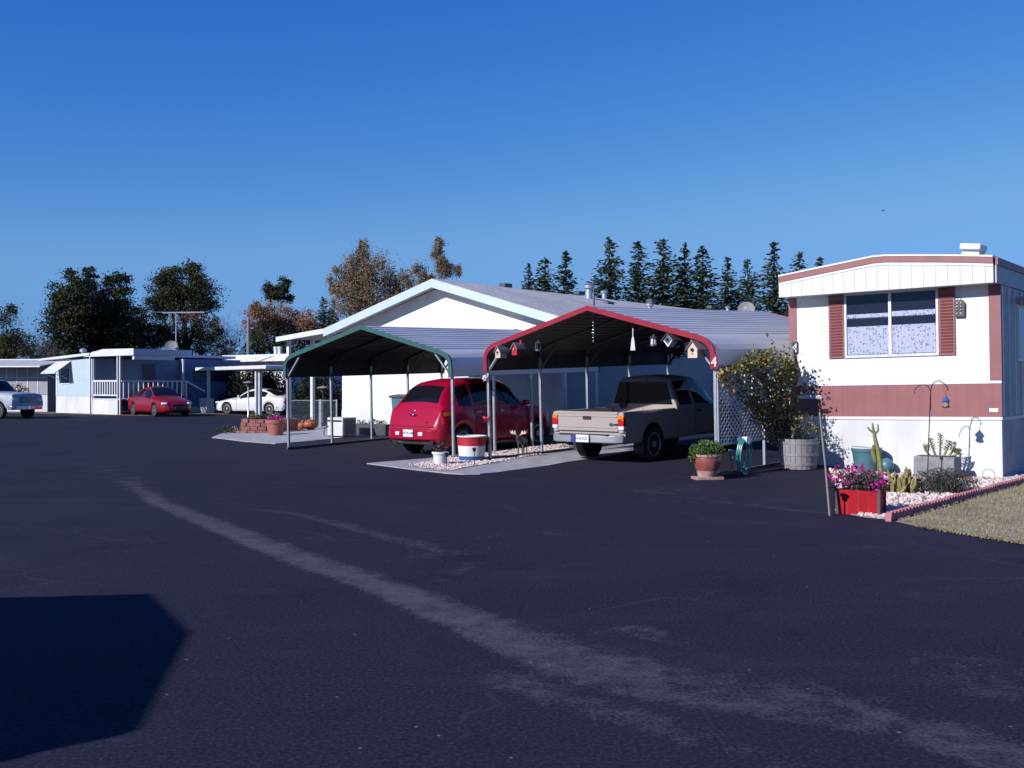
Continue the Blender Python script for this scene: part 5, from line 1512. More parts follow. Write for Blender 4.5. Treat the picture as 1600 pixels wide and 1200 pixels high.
# hanging plant near the right rear
p = onplane(1058, 545, RC_O + RA * 3.0, *RC_F)[0]
t = thing('hanging_basket', 'dark trailing plant in a basket under the red carport', 'hanging plant', p)
mb = MB(); mb.lathe([(.001, -.15), (.1, -.13), (.15, -.02), (.16, 0), (.001, -.01)], n=16, caps=False); mb.build('basket', M['bark'], t)
mb = MB(); mb.tube([(-.1, 0, 0), (0, 0, .35), (.1, 0, 0)], .004, 4); mb.build('hanger', M['iron'], t)
emit(leaves(260, (0, 0, -.02), (.26, .26, .2), .07, .035, r2, [('lf_dark', 1)]), t, NM)
# pinwheel and bow on the left front post
pw_ = onplane(758, 591, RC_O - RA * .08, *RC_F)[0]
t = thing('pinwheel', 'small white pinwheel fixed to the left post of the red carport', 'pinwheel', pw_, yaw(*RC_F))
for k in range(6):
    a = k * math.pi / 3 + .2; c, s = math.cos(a), math.sin(a)
    mb = MB(); mb.add([(0, -.01, 0), (.045 * c - .022 * s, -.022, .045 * s + .022 * c), (.08 * c, -.012, .08 * s), (.05 * c + .022 * s, -.004, .05 * s - .022 * c)], [(0, 1, 2, 3)]); o = mb.build('petal', M['whiteplain'], t); sm = o.modifiers.new('s', 'SOLIDIFY'); sm.thickness = .004
mb = MB(); mb.sphere((0, -.015, 0), .018, 8, 6); mb.build('hub', M['red'], t)
mb = MB(); mb.tube([(0, -.01, 0), (.03, .05, 0)], .006, 5); mb.build('pin', M['wood'], t)
bwp = onplane(762, 653, RC_O - RA * .04, *RC_F)[0]
t = thing('red_bow', 'small red ribbon bow tied round the left post of the red carport', 'ribbon', bwp, yaw(*RC_F))
mb = MB(); mb.lathe([(.055, -.02), (.06, 0), (.055, .02)], n=12); mb.build('band', M['red'], t)
for s in (-1, 1):
    mb = MB(); mb.sphere((s * .055, -.05, .006), (.05, .025, .032), 10, 8); mb.build('loop', M['red'], t)
    mb = MB(); mb.beam((s * .01, -.05, 0), (s * .05, -.055, -.09), .03, .006); mb.build('tail', M['red'], t)

# ------------------------------------------------------------------ left front of the white house
p = gp(412, 677); 
bp2 = thing('block_planter', 'raised ring planter of stacked red blocks at the drive corner', 'planter', p + V((0, .75, 0)))
def ring(b, R_, n, z0, z1, rng, dep=.12, gap=.06):
    for k in range(n):
        a0 = 2 * math.pi * (k + gap) / n + z0; a1 = 2 * math.pi * (k + 1 - gap) / n + z0; rr = R_ + rng.uniform(-.02, .02); vs = []
        for z in (z0, z1):
            for r_, a in ((rr, a0), (rr, a1), (rr - dep, a1), (rr - dep, a0)): vs.append((r_ * math.cos(a), r_ * math.sin(a) * .85, z))
        b.add(vs, [(3, 2, 1, 0), (4, 5, 6, 7), (0, 1, 5, 4), (1, 2, 6, 5), (2, 3, 7, 6), (3, 0, 4, 7)])
mb = MB()
for k in range(4): ring(mb, .92 - .015 * k, 20, .115 * k - .02, .115 * k + .085, r2)
mb.build('block_wall', M['brick'], bp2)
mb = MB(); ring(mb, 1.12, 22, -.03, .07, r2); mb.build('block_border', M['brick'], bp2)
mb = MB(); mb.lathe([(.85, .0), (.82, .38), (.001, .42)], n=20); o = mb.build('soil', M['bark'], bp2); o.scale = (1, .85, 1)
def plant(px, py, dz, lab, rad, mats_w, n, ln, wd, up=.3, nm='garden_plant', cat='plant', dd=0):
    p = gp(px, py) + V((0, dd, dz)); t = thing(nm, lab, cat, p)
    stems(t, 12, (0, 0, 0), max(rad[0] * .7, .05), rad[2] * 1.4, r2)
    emit(leaves(n, (0, 0, rad[2] * .8), rad, ln, wd, r2, mats_w, up), t, NM); return t
plant(385, 677, .42, 'yellowish bushy plant at the left of the block planter', (.18, .16, .14), [('lf_olive', .6), ('lf_viney', .4)], 160, .07, .03, dd=.75)
plant(402, 677, .42, 'low dark purple plant in the middle of the block planter', (.24, .16, .1), [('lf_dark', .8), ('lf_red', .2)], 160, .07, .04, dd=.8)
plant(420, 677, .42, 'white flowering plant at the right of the block planter', (.22, .16, .12), [('lf_dark', .55), ('lf_white', .45)], 220, .06, .045, dd=.7)
plant(352, 678, .02, 'low green ground plant left of the block planter', (.3, .2, .14), [('lf_grey', .7), ('lf_olive', .3)], 260, .07, .03)
plant(366, 677, .02, 'grey tufted plant touching the block planter', (.22, .16, .12), [('lf_grey', .8), ('lf_white', .2)], 200, .06, .02)
p = gp(431, 681)
tp_ = thing('terracotta_pot', 'big terracotta pot of pink flowers beside the block planter', 'pot', p)
mb = MB(); mb.lathe([(.001, 0), (.20, 0), (.27, .36), (.30, .37), (.305, .47), (.28, .475), (.26, .40), (.001, .38)], n=28, caps=False); mb.build('pot', M['terra'], tp_)
emit(leaves(220, (0, 0, .50), (.26, .24, .10), .07, .05, r2, [('lf_pink', .75), ('lf_dark', .25)]), tp_, NM)
for px, py, r, lab in ((485, 672, .22, 'larger orange pumpkin by the chain link fence'), (472, 671, .16, 'smaller pumpkin left of the larger one')):
    p = gp(px, py); t = thing('pumpkin', lab, 'pumpkin', p, group='pumpkins by the fence')
    mb = MB(); n = 40; vs = []; fs = []
    for i in range(13):
        ph = math.pi * i / 12
        for k in range(n):
            a = 2 * math.pi * k / n; rr = r * math.sin(ph) * (1 + .07 * abs(math.cos(5 * a))) + .001
            vs.append((rr * math.cos(a), rr * math.sin(a), r * .82 * (1 - math.cos(ph) * (1 - .1 * math.sin(ph)))))
    for i in range(12):
        for k in range(n): fs.append((i * n + k, i * n + (k + 1) % n, (i + 1) * n + (k + 1) % n, (i + 1) * n + k))
    mb.add(vs, fs); mb.build('shell', M['pumpkin'], t)
    mb = MB(); mb.tube([(0, 0, r * 1.6), (.01, 0, r * 1.85), (.05, 0, r * 1.95)], [.03, .02, .018], 6); mb.build('stalk', M['cactus'], t)
# garden goose-like white funnel is left out; AC unit
p = gp(531, 684)
t = thing('air_conditioner', 'white box air conditioner standing on the concrete pad', 'air conditioner', p + V((0, .3, .02)), yaw(*HF))
mb = MB(); mb.box(-.3, .32, -.26, .26, .03, .54); mb.build('case', M['acunit'], t, bevel=.012)
mb = MB(); mb.box(.318, .332, -.22, .22, .08, .5); gr_ = mb.build('grille', M['acshade'], t)
mb = MB()
for k in range(8): mb.box(.331, .337, -.2, .2, .1 + k * .048, .12 + k * .048)
mb.build('slats', M['grey'], gr_)
mb = MB(); mb.box(-.28, .28, -.268, -.262, .42, .47); mb.build('vent_slot', M['black'], t)
for x in (-.25, .27): mb = MB(); mb.box(x - .03, x + .03, -.24, .24, 0, .035); mb.build('foot', M['black'], t)
mb = MB(); mb.tube([(-.25, -.27, .3), (-.38, -.3, .22), (-.4, -.3, .06), (-.33, -.32, .02)], .012, 6); mb.build('cable', M['black'], t)
p = gp(577, 681)
t = thing('planter_trough', 'long dark planter trough at the foot of the white house', 'planter', p + V((0, .5, 0)), yaw(*HF))
mb = MB(); mb.box(-.65, .75, -.2, .2, 0, .32); mb.build('trough', M['darksteel'], t, bevel=.01)
emit(leaves(260, (0, 0, .36), (.7, .18, .10), .07, .03, r2, [('lf_grey', .6), ('lf_white', .15), ('lf_dark', .25)], up=.5), t, NM)
p = gp(622, 681) + V((.1, 1.2, 0))
t = thing('wheelie_bin', 'grey green bin with dark lid against the white house wall', 'bin', p, yaw(*HF))
mb = MB(); mb.add([(x * k, y * k, z) for z, k in ((.05, .78), (1.05, 1)) for x, y in ((-.3, -.33), (.3, -.33), (.3, .33), (-.3, .33))], [(3, 2, 1, 0), (4, 5, 6, 7), (0, 1, 5, 4), (1, 2, 6, 5), (2, 3, 7, 6), (3, 0, 4, 7)]); mb.build('body', M['teal'], t, bevel=.03)
mb = MB(); mb.prism([(-.36, 1.05), (.36, 1.05), (.33, 1.12), (0, 1.16), (-.33, 1.12)], -.37, .37); mb.build('lid', M['darksteel'], t, bevel=.02)
# chain link fence
f0, f1 = gp(452, 669), gp(526, 668); fd = (f1 - f0); fl_ = fd.length; fd.normalize()
t = thing('chain_link_fence', 'low galvanised chain link fence with gate beside the white house', 'fence', f0, yaw(fd.x, fd.y))
fh = 1.0
for x in (0, fl_ * .64, fl_ * .67, fl_): mb = MB(); mb.tube([(x, 0, -.05), (x, 0, fh + .04)], .028, 8); mb.build('post', M['galv'], t)
for a, b_ in ((0, fl_ * .64), (fl_ * .67, fl_)): mb = MB(); mb.tube([(a, 0, fh), (b_, 0, fh)], .02, 6); mb.tube([(a, 0, .06), (b_, 0, .06)], .012, 6); mb.build('rail', M['galv'], t)
mb = MB(); x = -fh
while x < fl_:
    for s in (1, -1):
        a = [x, .0]; b_ = [x + fh, fh]
        x0, x1 = max(x, 0), min(x + fh, fl_)
        if x1 - x0 > .05:
            z0, z1 = x0 - x, x1 - x
            if s < 0: z0, z1 = fh - z0, fh - z1
            mb.tube([(x0, .004 * s, max(z0, .03)), (x1, .004 * s, max(z1, .03))], .0035, 3, caps=False)
    x += .085
mb.build('mesh', M['galv'], t)

# ------------------------------------------------------------------ mobile homes at the left
AO = V(((88 - 800) / F * 58, 58.0, 0)); AF = V((.79, -.613, 0)); AA = V((.613, .79, 0))
ah = thing('blue_mobile_home', 'pale blue mobile home with white porch and window awning', 'mobile home', AO, yaw(AF.x, AF.y))
def af(px, py, t_=0.0):
    p, u = onplane(px, py, AO + AA * t_, AF.x, AF.y); return u, p.z
def abox(nm, mat, *q, par=ah, bev=0): b = MB(); b.box(*q); return b.build(nm, M[mat], par, bevel=bev)
AW = af(146, 600)[0]; AL = 9.2
abox('front_wall', 'bluewall', 0, AW, 0, .1, .95, 2.95)
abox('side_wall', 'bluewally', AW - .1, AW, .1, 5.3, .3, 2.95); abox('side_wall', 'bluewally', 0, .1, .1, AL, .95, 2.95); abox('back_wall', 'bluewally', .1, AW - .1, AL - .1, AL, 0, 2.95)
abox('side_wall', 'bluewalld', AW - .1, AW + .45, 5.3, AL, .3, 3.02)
abox('corner_trim', 'whiteplain', AW + .40, AW + .47, 5.2, 5.3, .3, 3.02)
abox('skirting', 'whiteskirt', -.01, AW, -.012, .09, -.1, .94); abox('corner_trim', 'whiteplain', -.02, .1, -.015, -.001, .95, 2.95)
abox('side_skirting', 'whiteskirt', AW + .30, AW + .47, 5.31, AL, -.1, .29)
mb = MB(); mb.prism([(-1.5, 3.0), (0, 3.08), (AW, 3.25), (AW, 3.12), (0, 2.95), (-1.5, 2.9)], -.25, AL); mb.build('roof', M['whiteflat'], ah)
w = abox('window', 'whiteplain', .5, 1.45, -.03, -.001, 1.6, 2.5)
abox('pane', 'darkwin', .55, 1.4, -.035, -.02, 1.65, 2.45, par=w)
a0, zt = .35, 2.75
mb = MB(); mb.prism([(-.02, 2.86), (-.95, 2.20), (-.95, 2.16), (-.02, 2.80)], .1, 1.55, 'yz'); mb.build('window_awning', M['whiteflat'], ah)
for x in (.3, 1.4): mb = MB(); mb.tube([(x, -.02, 1.85), (x, -.9, 2.18)], .015, 4); mb.build('awning_arm', M['galv'], ah)
# porch
PW = af(214, 560)[0]
u1 = af(136, 556)[0]; u2 = af(166, 548)[0]
mb = MB(); mb.prism([(u1, 3.04), (u1, 3.14), (u2, 3.42), (PW, 3.40), (PW, 3.06)], -.2, -.12); mb.build('porch_fascia', M['whiteflat'], ah)
mb = MB(); TR = V((0, 0, 0)) + AO + AF * PW; LR = onplane(300, 550, TR, AA.x, AA.y)[1]; LB = onplane(275, 550, TR, AA.x, AA.y)[1]
mb.prism([(AW + .02, 3.13), (AW + .02, 3.30), (u2 + .3, 3.41), (PW, 3.39), (PW, 3.08)], -.12, LR); mb.build('porch_roof', M['fascia'], ah)
abox('porch_beam', 'whiteplain', PW - .25, PW - .1, -.1, LB, 2.85, 3.07)
for px, par_ in ((144, 0), (187, 0), (191, 0)):
    x = af(px, 600)[0]; abox('porch_post', 'whiteplain', x - .035, x + .035, -.15, -.08, 0, 3.04)
x0, x1 = af(148, 600)[0], af(186, 600)[0]
abox('porch_deck', 'whiteflat', x0, x1 + .2, -.12, 4, .78, .84); abox('porch_skirt', 'whiteskirt', x0, x1 + .1, -.14, -.121, -.05, .77)
mb = MB(); mb.box(x0, x1, -.12, -.06, 1.72, 1.80); mb.box(x0, x1, -.12, -.06, .98, 1.05)
n = 10
for k in range(n + 1): x = x0 + (x1 - x0) * k / n; mb.box(x - .035, x + .035, -.11, -.07, 1.05, 1.72)
mb.build('porch_railing', M['whiteplain'], ah)
mb = MB(); mb.box(x1 + .2, x1 + .26, 0, 3.9, 1.72, 1.79)
for k in range(14): mb.box(x1 + .205, x1 + .25, .1 + k * .29, .15 + k * .29, .85, 1.72)
mb.beam((x1 + .23, 3.9, 1.75), (x1 + .9, 4.6, 1.2), .07, .07); mb.build('porch_railing', M['whiteplain'], ah)
abox('side_window', 'darkwin', AW + .44, AW + .47, 5.9, AL - .4, 1.75, 2.45); abox('side_door', 'darksteel', AW + .001, AW + .04, 2.9, 3.7, .9, 2.7)
for px, py in ((130, 557), (134, 557)):
    u, z = af(px, py, 3); mb = MB(); mb.lathe([(.12, z - .6), (.12, z + .25), (.2, z + .26), (.2, z + .42), (.05, z + .5)], (u, 3, 0), 12); mb.build('roof_vent', M['galv'], ah); break
# antenna and dish on that roof
ap = at(275, 545, 61)
t = thing('tv_antenna', 'tall roof television antenna above the blue mobile home', 'antenna', (ap.x, ap.y, 3.3))
mb = MB(); mb.tube([(0, 0, 0), (0, 0, 2.5)], .03, 6); mb.build('mast', M['galv'], t)
mb = MB(); mb.tube([(-.9, .3, 2.45), (1.8, -.5, 2.42)], .022, 5); mb.build('boom', M['galv'], t)
for k in range(11):
    f = k / 10; c0 = V((-.9 + 2.7 * f, .3 - .8 * f, 2.45)); l = .9 - .5 * f
    mb = MB(); mb.tube([c0 + V((-.28 * l, -.95 * l, 0)), c0 + V((.28 * l, .95 * l, .06))], .012, 4); mb.build('element', M['galv'], t)
dish('satellite_dish', 'pale satellite dish standing on the blue mobile home roof', V((ap.x - .05, ap.y - .7, 3.28)), .34, (.2, -.97), M['grey'], legs=.25)
# grey home at the far left
DO = V(((-75 - 800) / F * 61, 61.0, 0))
dh = thing('grey_mobile_home', 'grey panelled home with dark awning behind the old white pickup', 'mobile home', DO, yaw(.985, -.17))
DW = 6.1
def dbox(nm, mat, *q, par=dh): b = MB(); b.box(*q); return b.build(nm, M[mat], par)
dbox('front_wall', 'greywall', 0, DW, 0, .1, 1.0, 2.6); dbox('skirting', 'whiteskirt', 0, DW, -.02, .09, -.1, .98); dbox('side_wall', 'greywall', DW - .1, DW, .1, 8, 0, 2.6); dbox('side_wall', 'greywall', 0, .1, .1, 8, 0, 2.6)
for k in range(9): x = .2 + k * .66; dbox('mullion', 'whiteplain', x, x + .05, -.02, -.001, 1.0, 2.58)
dbox('rail', 'whiteplain', 0, DW, -.015, -.001, 1.95, 1.99)
mb = MB(); mb.prism([(-1.1, 2.55), (-1.1, 2.62), (2.0, 3.05), (2.0, 2.95)], -.2, DW + .25, 'yz'); mb.build('awning', M['galvroof'], dh)
mb = MB(); mb.prism([(1.9, 2.6), (1.9, 3.08), (8, 3.15), (8, 2.6)], 0.11, DW - .11, 'yz'); mb.build('roof', M['whiteflat'], dh)
plant(30, 648, .9, 'pale tan shrub in front of the grey home', (.55, .4, .42), [('lf_olive', .5), ('lf_birch', .5)], 420, .12, .05, nm='tan_shrub', cat='shrub')
# white home in the middle distance
EO = V(((354 - 800) / F * 67, 67.0, 0))
eh = thing('white_mobile_home', 'flat roofed white mobile home behind the white coupe', 'mobile home', EO, yaw(AF.x, AF.y))
def ebox(nm, mat, *q, par=eh): b = MB(); b.box(*q); return b.build(nm, M[mat], par)
EW = 6.2
ebox('front_wall', 'whitestucco', 0, EW, 0, .1, -.1, 3.05); ebox('side_wall', 'whitestucco', EW - .1, EW, .1, 12, -.1, 3.05); ebox('side_wall', 'whitestucco', 0, .1, .1, 12, -.1, 3.05)
ebox('roof', 'whiteflat', -.6, EW + .3, -.5, 12.2, 3.05, 3.20); ebox('fascia', 'whiteplain', -.62, EW + .32, -.56, -.5, 2.98, 3.30); ebox('roof_cap', 'whiteflat', -.2, EW, -.2, 12, 3.2, 3.42)
wn = ebox('window', 'whiteplain', 3.2, 4.4, -.03, -.001, 1.4, 2.4); ebox('pane', 'darkwin', 3.26, 4.34, -.036, -.02, 1.46, 2.34, par=wn)
for px in (431, 437):
    u, a_ = onplane(px, 550, EO + AA * 1.5, AF.x, AF.y); mb = MB(); mb.lathe([(.12, 3.3), (.12, 3.85), (.15, 3.86), (.15, 3.95)], (a_, 1.5, 0), 12); mb.build('roof_vent', M['whiteflat'], eh)
# flat patio roof
q0 = V(((326 - 800) / F * 58, 58.0, 0)); q1 = V(((401 - 800) / F * 52.6, 52.6, 0)); qd = (q1 - q0); ql = qd.length; qd.normalize()
fr_ = thing('patio_roof', 'flat white patio roof on slim posts over the white coupe', 'patio cover', q0, yaw(qd.x, qd.y))
mb = MB(); mb.box(-1.3, ql + 1.8, -.3, 6.0, 2.34, 2.52); mb.build('roof', M['whiteflat'], fr_, bevel=.02)
for x, y in ((0, 0), (ql, 0), (ql + .22, .1), (0, 5.6), (ql, 5.6)):
    mb = MB(); mb.box(x - .07, x + .07, y - .07, y + .07, -.05, 2.34); mb.build('post', M['whiteflat'], fr_)
q = V(((317 - 800) / F * 57.5, 57.5, 0))
t = thing('utility_box', 'white utility box beside the red sedan', 'utility box', q, yaw(AF.x, AF.y))
mb = MB(); mb.box(-.33, .33, 0, .5, -.05, .82); mb.build('cabinet', M['whiteflat'], t, bevel=.02)
mb = MB(); mb.box(-.28, .28, -.015, -.001, .08, .74); mb.build('door', M['whiteflat'], t, bevel=.004)
# garden lamp posts
def lamp(px, d, ztop, mat, lab):
    x = (px - 800) / F * d; t = thing('lamp_post', lab, 'lamp post', (x, d, hz(x, d)))
    mb = MB(); mb.lathe([(.07, -.05), (.06, .1), (.045, .12), (.04, ztop - .25)], n=10); mb.build('pole', M[mat], t)
    mb = MB(); mb.lathe([(.08, ztop - .25), (.17, ztop - .07), (.14, ztop - .06)], n=14); mb.build('lamp_shade', M['copper'], t)
    mb = MB(); mb.lathe([(.26, ztop - .07), (.24, ztop - .03), (.10, ztop), (.02, ztop + .03)], n=16); mb.build('cap', M['grey'], t)
lamp(388, 50.5, 1.72, 'galv', 'tall garden lamp post standing before the white coupe')
lamp(345, 63.5, 1.5, 'galv', 'garden lamp post left of the dark hedge')
lamp(505, 43.5, 1.5, 'iron', 'black garden lamp post seen below the green carport')
# utility pole
t = thing('utility_pole', 'weathered wooden utility pole rising behind the white home', 'utility pole', ((388 - 800) / F * 70, 70.0, 0))
mb = MB(); mb.tube([(0, 0, 0), (0, 0, 6.0)], [.13, .10], 10); mb.build('pole', M['pole'], t)
mb = MB(); mb.beam((-.2, 0, 5.3), (.35, 0, 5.3), .05, .06); mb.build('bracket', M['pole'], t)
# red cloth panel and dark post near the fence
# ------------------------------------------------------------------ trees
def conifer_parts(seed, dens=1.0):
    rng = random.Random(seed); b = MB(); tr_ = MB(); wid = rng.uniform(.19, .235); pw_ = rng.uniform(.62, .9)
    tr_.tube([(0, 0, 0), (.002, 0, .5), (0, .001, .995)], [.016, .009, .0015], 7)
    lv = int(88 * dens)
    for i in range(lv):
        f = (i + rng.random()) / lv; z = .10 + .90 * f
        nb = 9 if f < .85 else 5
        for k in range(nb):
            a = rng.random() * 6.28; ln = (wid * (1 - f) ** pw_ + .008) * rng.uniform(.4, 1.1) * (1 + .22 * math.sin(a + 9 * f + seed))
            d = V((math.cos(a), math.sin(a), 0)); rise = rng.uniform(-.05, .25)
            if ln > .05 and rng.random() < .4: tr_.tube([(0, 0, z), d * ln * .8 + V((0, 0, z + rise * ln * .8))], [.002, .0008], 3)
            m_ = max(2, int(ln * 60))
            for j in range(m_):
                q = (j + rng.random() * .9 + .3) / m_
                c = d * ln * q + V((rng.gauss(0, .006), rng.gauss(0, .006), z + rise * ln * q - .03 * q * q * ln * 5 + rng.gauss(0, .006)))
                dd = d + V((rng.gauss(0, .5), rng.gauss(0, .5), rng.gauss(-.1, .35)))
                b.leaf(c, rng.uniform(.022, .05) * (1 - .35 * f), rng.uniform(.009, .017), dd, rng)
    for k in range(8): b.leaf((rng.gauss(0, .003), rng.gauss(0, .003), .97 + .03 * rng.random()), .035, .006, V((0, 0, 1)), rng)
    return tr_, b
protos = []
def conifer(px, ytop, d, wscale, seed, lab, group):
    x = (px - 800) / F * d; h = H + (600 - ytop) / F * d
    if len(protos) < 6:
        t = thing('conifer_tree', lab, 'conifer', (x, d, 0), group=group)
        a, b = conifer_parts(100 + len(protos)); a.build('trunk', M['bark'], t); b.build('crown', M['lf_conifer'], t); protos.append(t)
    else: t = copy_tree(protos[(seed * 7) % 6]); t['label'] = lab; t['group'] = group
    t.location = (x, d, 0); t.scale = (h * wscale, h * wscale, h); t.rotation_euler = (0, 0, seed * 1.3)
    return t
gtr = 'row of dark conifers behind the white house'
for k, (px, yt, d, w_, lab) in enumerate((
    (826, 413, 84, .75, 'sparse conifer at the far left end of the conifer row'), (852, 405, 80, .9, 'short conifer second from the left in the row'), (884, 394, 78, 1.0, 'conifer third in the row, left of the tall silver vent pipe'),
    (952, 374, 76, 1.0, 'tall conifer rising just right of the tall silver vent pipe'), (997, 379, 75, .95, 'tall conifer left of the tallest peak pair'), (1036, 375, 75, .95, 'tall conifer above the middle of the shingle roof'), (1070, 381, 76, .85, 'slim conifer left of the gap in the row'),
    (1098, 388, 75, .95, 'broad conifer bordering the gap in the row'), (1137, 403, 80, .85, 'shorter conifer right of the gap'), (1168, 406, 84, .8, 'slim short conifer above the roof satellite dish'), (1209, 380, 70, 1.05, 'big conifer beside the mobile home roof'), (1249, 397, 74, .9, 'conifer whose tip shows over the mobile home roof edge'), (1281, 403, 80, .8, 'conifer with only its tip above the mobile home roof'))):
    conifer(px, yt, d, w_ * 1.36 * (.9 + .25 * ((k * 37) % 10) / 10), k * 5 + 2, lab, gtr)
conifer(505, 466, 92, 1.3, 3, 'small conifer beside the rust coloured tree', 'conifers among the autumn trees')
conifer(522, 470, 95, 1.2, 5, 'small conifer under the fading birch', 'conifers among the autumn trees')

def tree(name, label, px, d, lobes, n, leaf, mats_w, cat='tree', trunk=.22, bark='bark', group=None, seed=1, limbs=True, hang=0.0, clump=.35, zbase=0):
    """lobes: (px, py, rx_px, ry_px) ellipses of the crown as seen, at depth d"""
    rng = random.Random(seed); x0 = (px - 800) / F * d
    if leaf > .15: n = int(n * 3.4); leaf *= .54; clump *= .85
    else: n = int(n * 2.2)
    t = thing(name, label, cat, (x0, d, zbase), group=group)
    L = []
    for q in lobes:
        c = at(q[0], q[1], d) - V((x0, d, zbase)); k = d / F; dy = q[4] if len(q) > 4 else 0
        L.append((V((c.x, dy, c.z)), V((q[2] * k, min(q[2], q[3]) * k * .9, q[3] * k))))
    vol = [l[1].x * l[1].z for l in L]; tot = sum(vol)
    tb = MB(); zt = max(l[0].z for l in L)
    tb.tube([(0, 0, -.1), (.05, 0, zt * .4), (.0, 0.05, zt * .75)], [trunk, trunk * .8, trunk * .4], 8)
    D = {}
    for (c, r), v in zip(L, vol):
        if limbs: tb.tube([(0, 0, max(.5, c.z * .35)), (c.x * .55, c.y * .5, c.z * .75), tuple(c + V((0, 0, r.z * .3)))], [trunk * .5, trunk * .3, trunk * .08], 6)
        nc = max(8, int(34 * math.sqrt(v / tot) * 1.6)); m_ = int(n * v / tot / nc)
        for _ in range(nc):
            dv = V((rng.gauss(0, 1), rng.gauss(0, 1), rng.gauss(0, 1))).normalized(); rr = rng.uniform(.45, 1.0) ** .6
            cc = V((c.x + dv.x * r.x * rr, c.y + dv.y * r.y * rr, c.z + dv.z * r.z * rr)); s = clump * min(r.x, r.z) * rng.uniform(.7, 1.3)
            if limbs and rng.random() < .45: tb.tube([tuple(c), tuple(cc)], [trunk * .12, .015], 4, caps=False)
            x = rng.random()
            for k, w_ in mats_w:
                x -= w_
                if x < 0: break
            for _ in range(int(m_ * rng.uniform(.5, 1.5))):
                q = cc + V((rng.gauss(0, s), rng.gauss(0, s), rng.gauss(0, s * (.65 + hang)) - hang * s))
                dd = V((rng.gauss(0, 1), rng.gauss(0, 1), rng.gauss(-hang * 2, 1)))
                D.setdefault(k, MB()).leaf(q, leaf * rng.uniform(.6, 1.4), leaf * .55 * rng.uniform(.6, 1.4), dd, rng)
    tb.build('trunk', M[bark], t)
    for k, b in D.items(): b.build('crown', M[k], t)
    return t
# left group
tree('evergreen_tree', 'dense dark evergreen with a pointed top at the left', 108, 74, [(108, 448, 20, 26), (100, 480, 22, 25), (118, 478, 28, 30), (105, 520, 30, 30), (98, 545, 26, 20)], 5200, .34, [('lf_dark', .75), ('lf_pine', .25)], seed=2)
tree('pine_tree', 'slender pine top poking between two dark evergreens', 141, 78, [(140, 426, 9, 9), (148, 432, 5, 6), (140, 446, 10, 12), (142, 475, 16, 22), (145, 515, 25, 30)], 2400, .32, [('lf_pine', 1)], cat='pine', seed=3, trunk=.16)
tree('evergreen_tree', 'dark evergreen with a rounded top left of the sky gap', 185, 76, [(184, 446, 22, 18), (178, 470, 25, 22), (165, 500, 30, 25), (188, 510, 30, 28), (180, 540, 45, 24)], 5600, .34, [('lf_dark', .8), ('lf_hedge', .2)], seed=4)
tree('oak_tree', 'big round crowned dark tree above the blue mobile home', 288, 82, [(285, 436, 34, 22), (258, 455, 28, 24), (318, 462, 22, 24), (288, 472, 44, 28), (245, 480, 18, 18)], 6200, .34, [('lf_dark', .9), ('lf_olive', .1)], seed=5, trunk=.35)
tree('olive_bush', 'yellow brown thicket below the round dark tree', 300, 80, [(262, 520, 26, 22), (290, 515, 26, 26), (325, 518, 20, 26), (310, 535, 30, 18), (240, 525, 18, 20)], 4200, .26, [('lf_olive', .55), ('lf_dark', .25), ('lf_autumn', .2)], cat='bush', seed=6, trunk=.12)
tree('evergreen_tree', 'low dark evergreen mass between the two big trees', 215, 79, [(215, 495, 14, 16), (215, 525, 28, 26), (200, 540, 20, 20)], 2600, .32, [('lf_dark', .5), ('lf_hedge', .5)], seed=7, trunk=.15)
tree('green_tree', 'half bare green tree at the left edge of the picture', 15, 66, [(8, 492, 20, 16), (5, 520, 26, 22), (28, 540, 26, 20), (10, 550, 30, 16)], 2000, .24, [('lf_dark', .4), ('lf_olive', .35), ('lf_hedge', .25)], seed=8, trunk=.14, clump=.4)
tree('rust_tree', 'rust brown autumn tree right of the utility pole', 435, 88, [(432, 492, 38, 18), (405, 505, 22, 26), (460, 505, 34, 22), (435, 525, 50, 26), (480, 520, 18, 22), (400, 485, 10, 14)], 5200, .30, [('lf_autumn', .85), ('lf_birchg', .15)], seed=9, trunk=.25)
tree('pine_tree', 'dark pine tops behind the rust brown tree', 432, 96, [(443, 443, 9, 10), (420, 452, 8, 10), (435, 462, 22, 12)], 1300, .36, [('lf_pine', 1)], cat='pine', seed=10, trunk=.2)
tree('dark_shrub', 'dark green shrub below the rust brown tree', 400, 82, [(405, 535, 18, 22), (450, 540, 16, 16)], 1300, .26, [('lf_dark', .7), ('lf_olive', .3)], cat='bush', seed=11, trunk=.1)
tree('birch_tree', 'tall pale brown birch with drooping branches left of the gable', 575, 70, [(568, 382, 8, 12), (565, 405, 17, 18), (550, 425, 22, 24), (585, 428, 26, 26), (525, 440, 11, 22), (545, 465, 30, 26), (590, 465, 34, 28), (620, 440, 22, 20), (655, 428, 16, 14), (640, 450, 28, 18), (670, 434, 10, 10), (615, 475, 26, 18), (560, 445, 24, 26)], 8200, .24, [('lf_birch', .5), ('lf_birchg', .5)], cat='birch', seed=12, trunk=.28, bark='birch', hang=.55, clump=.3)
tree('birch_tree', 'thin birch top standing clear above the gable peak', 690, 72, [(685, 380, 7, 8), (683, 393, 8, 9), (690, 408, 9, 10), (694, 422, 10, 10), (710, 417, 9, 6), (716, 425, 5, 5)], 1900, .19, [('lf_birch', .45), ('lf_birchg', .55)], cat='birch', seed=13, trunk=.13, bark='birch', hang=.5, clump=.4)
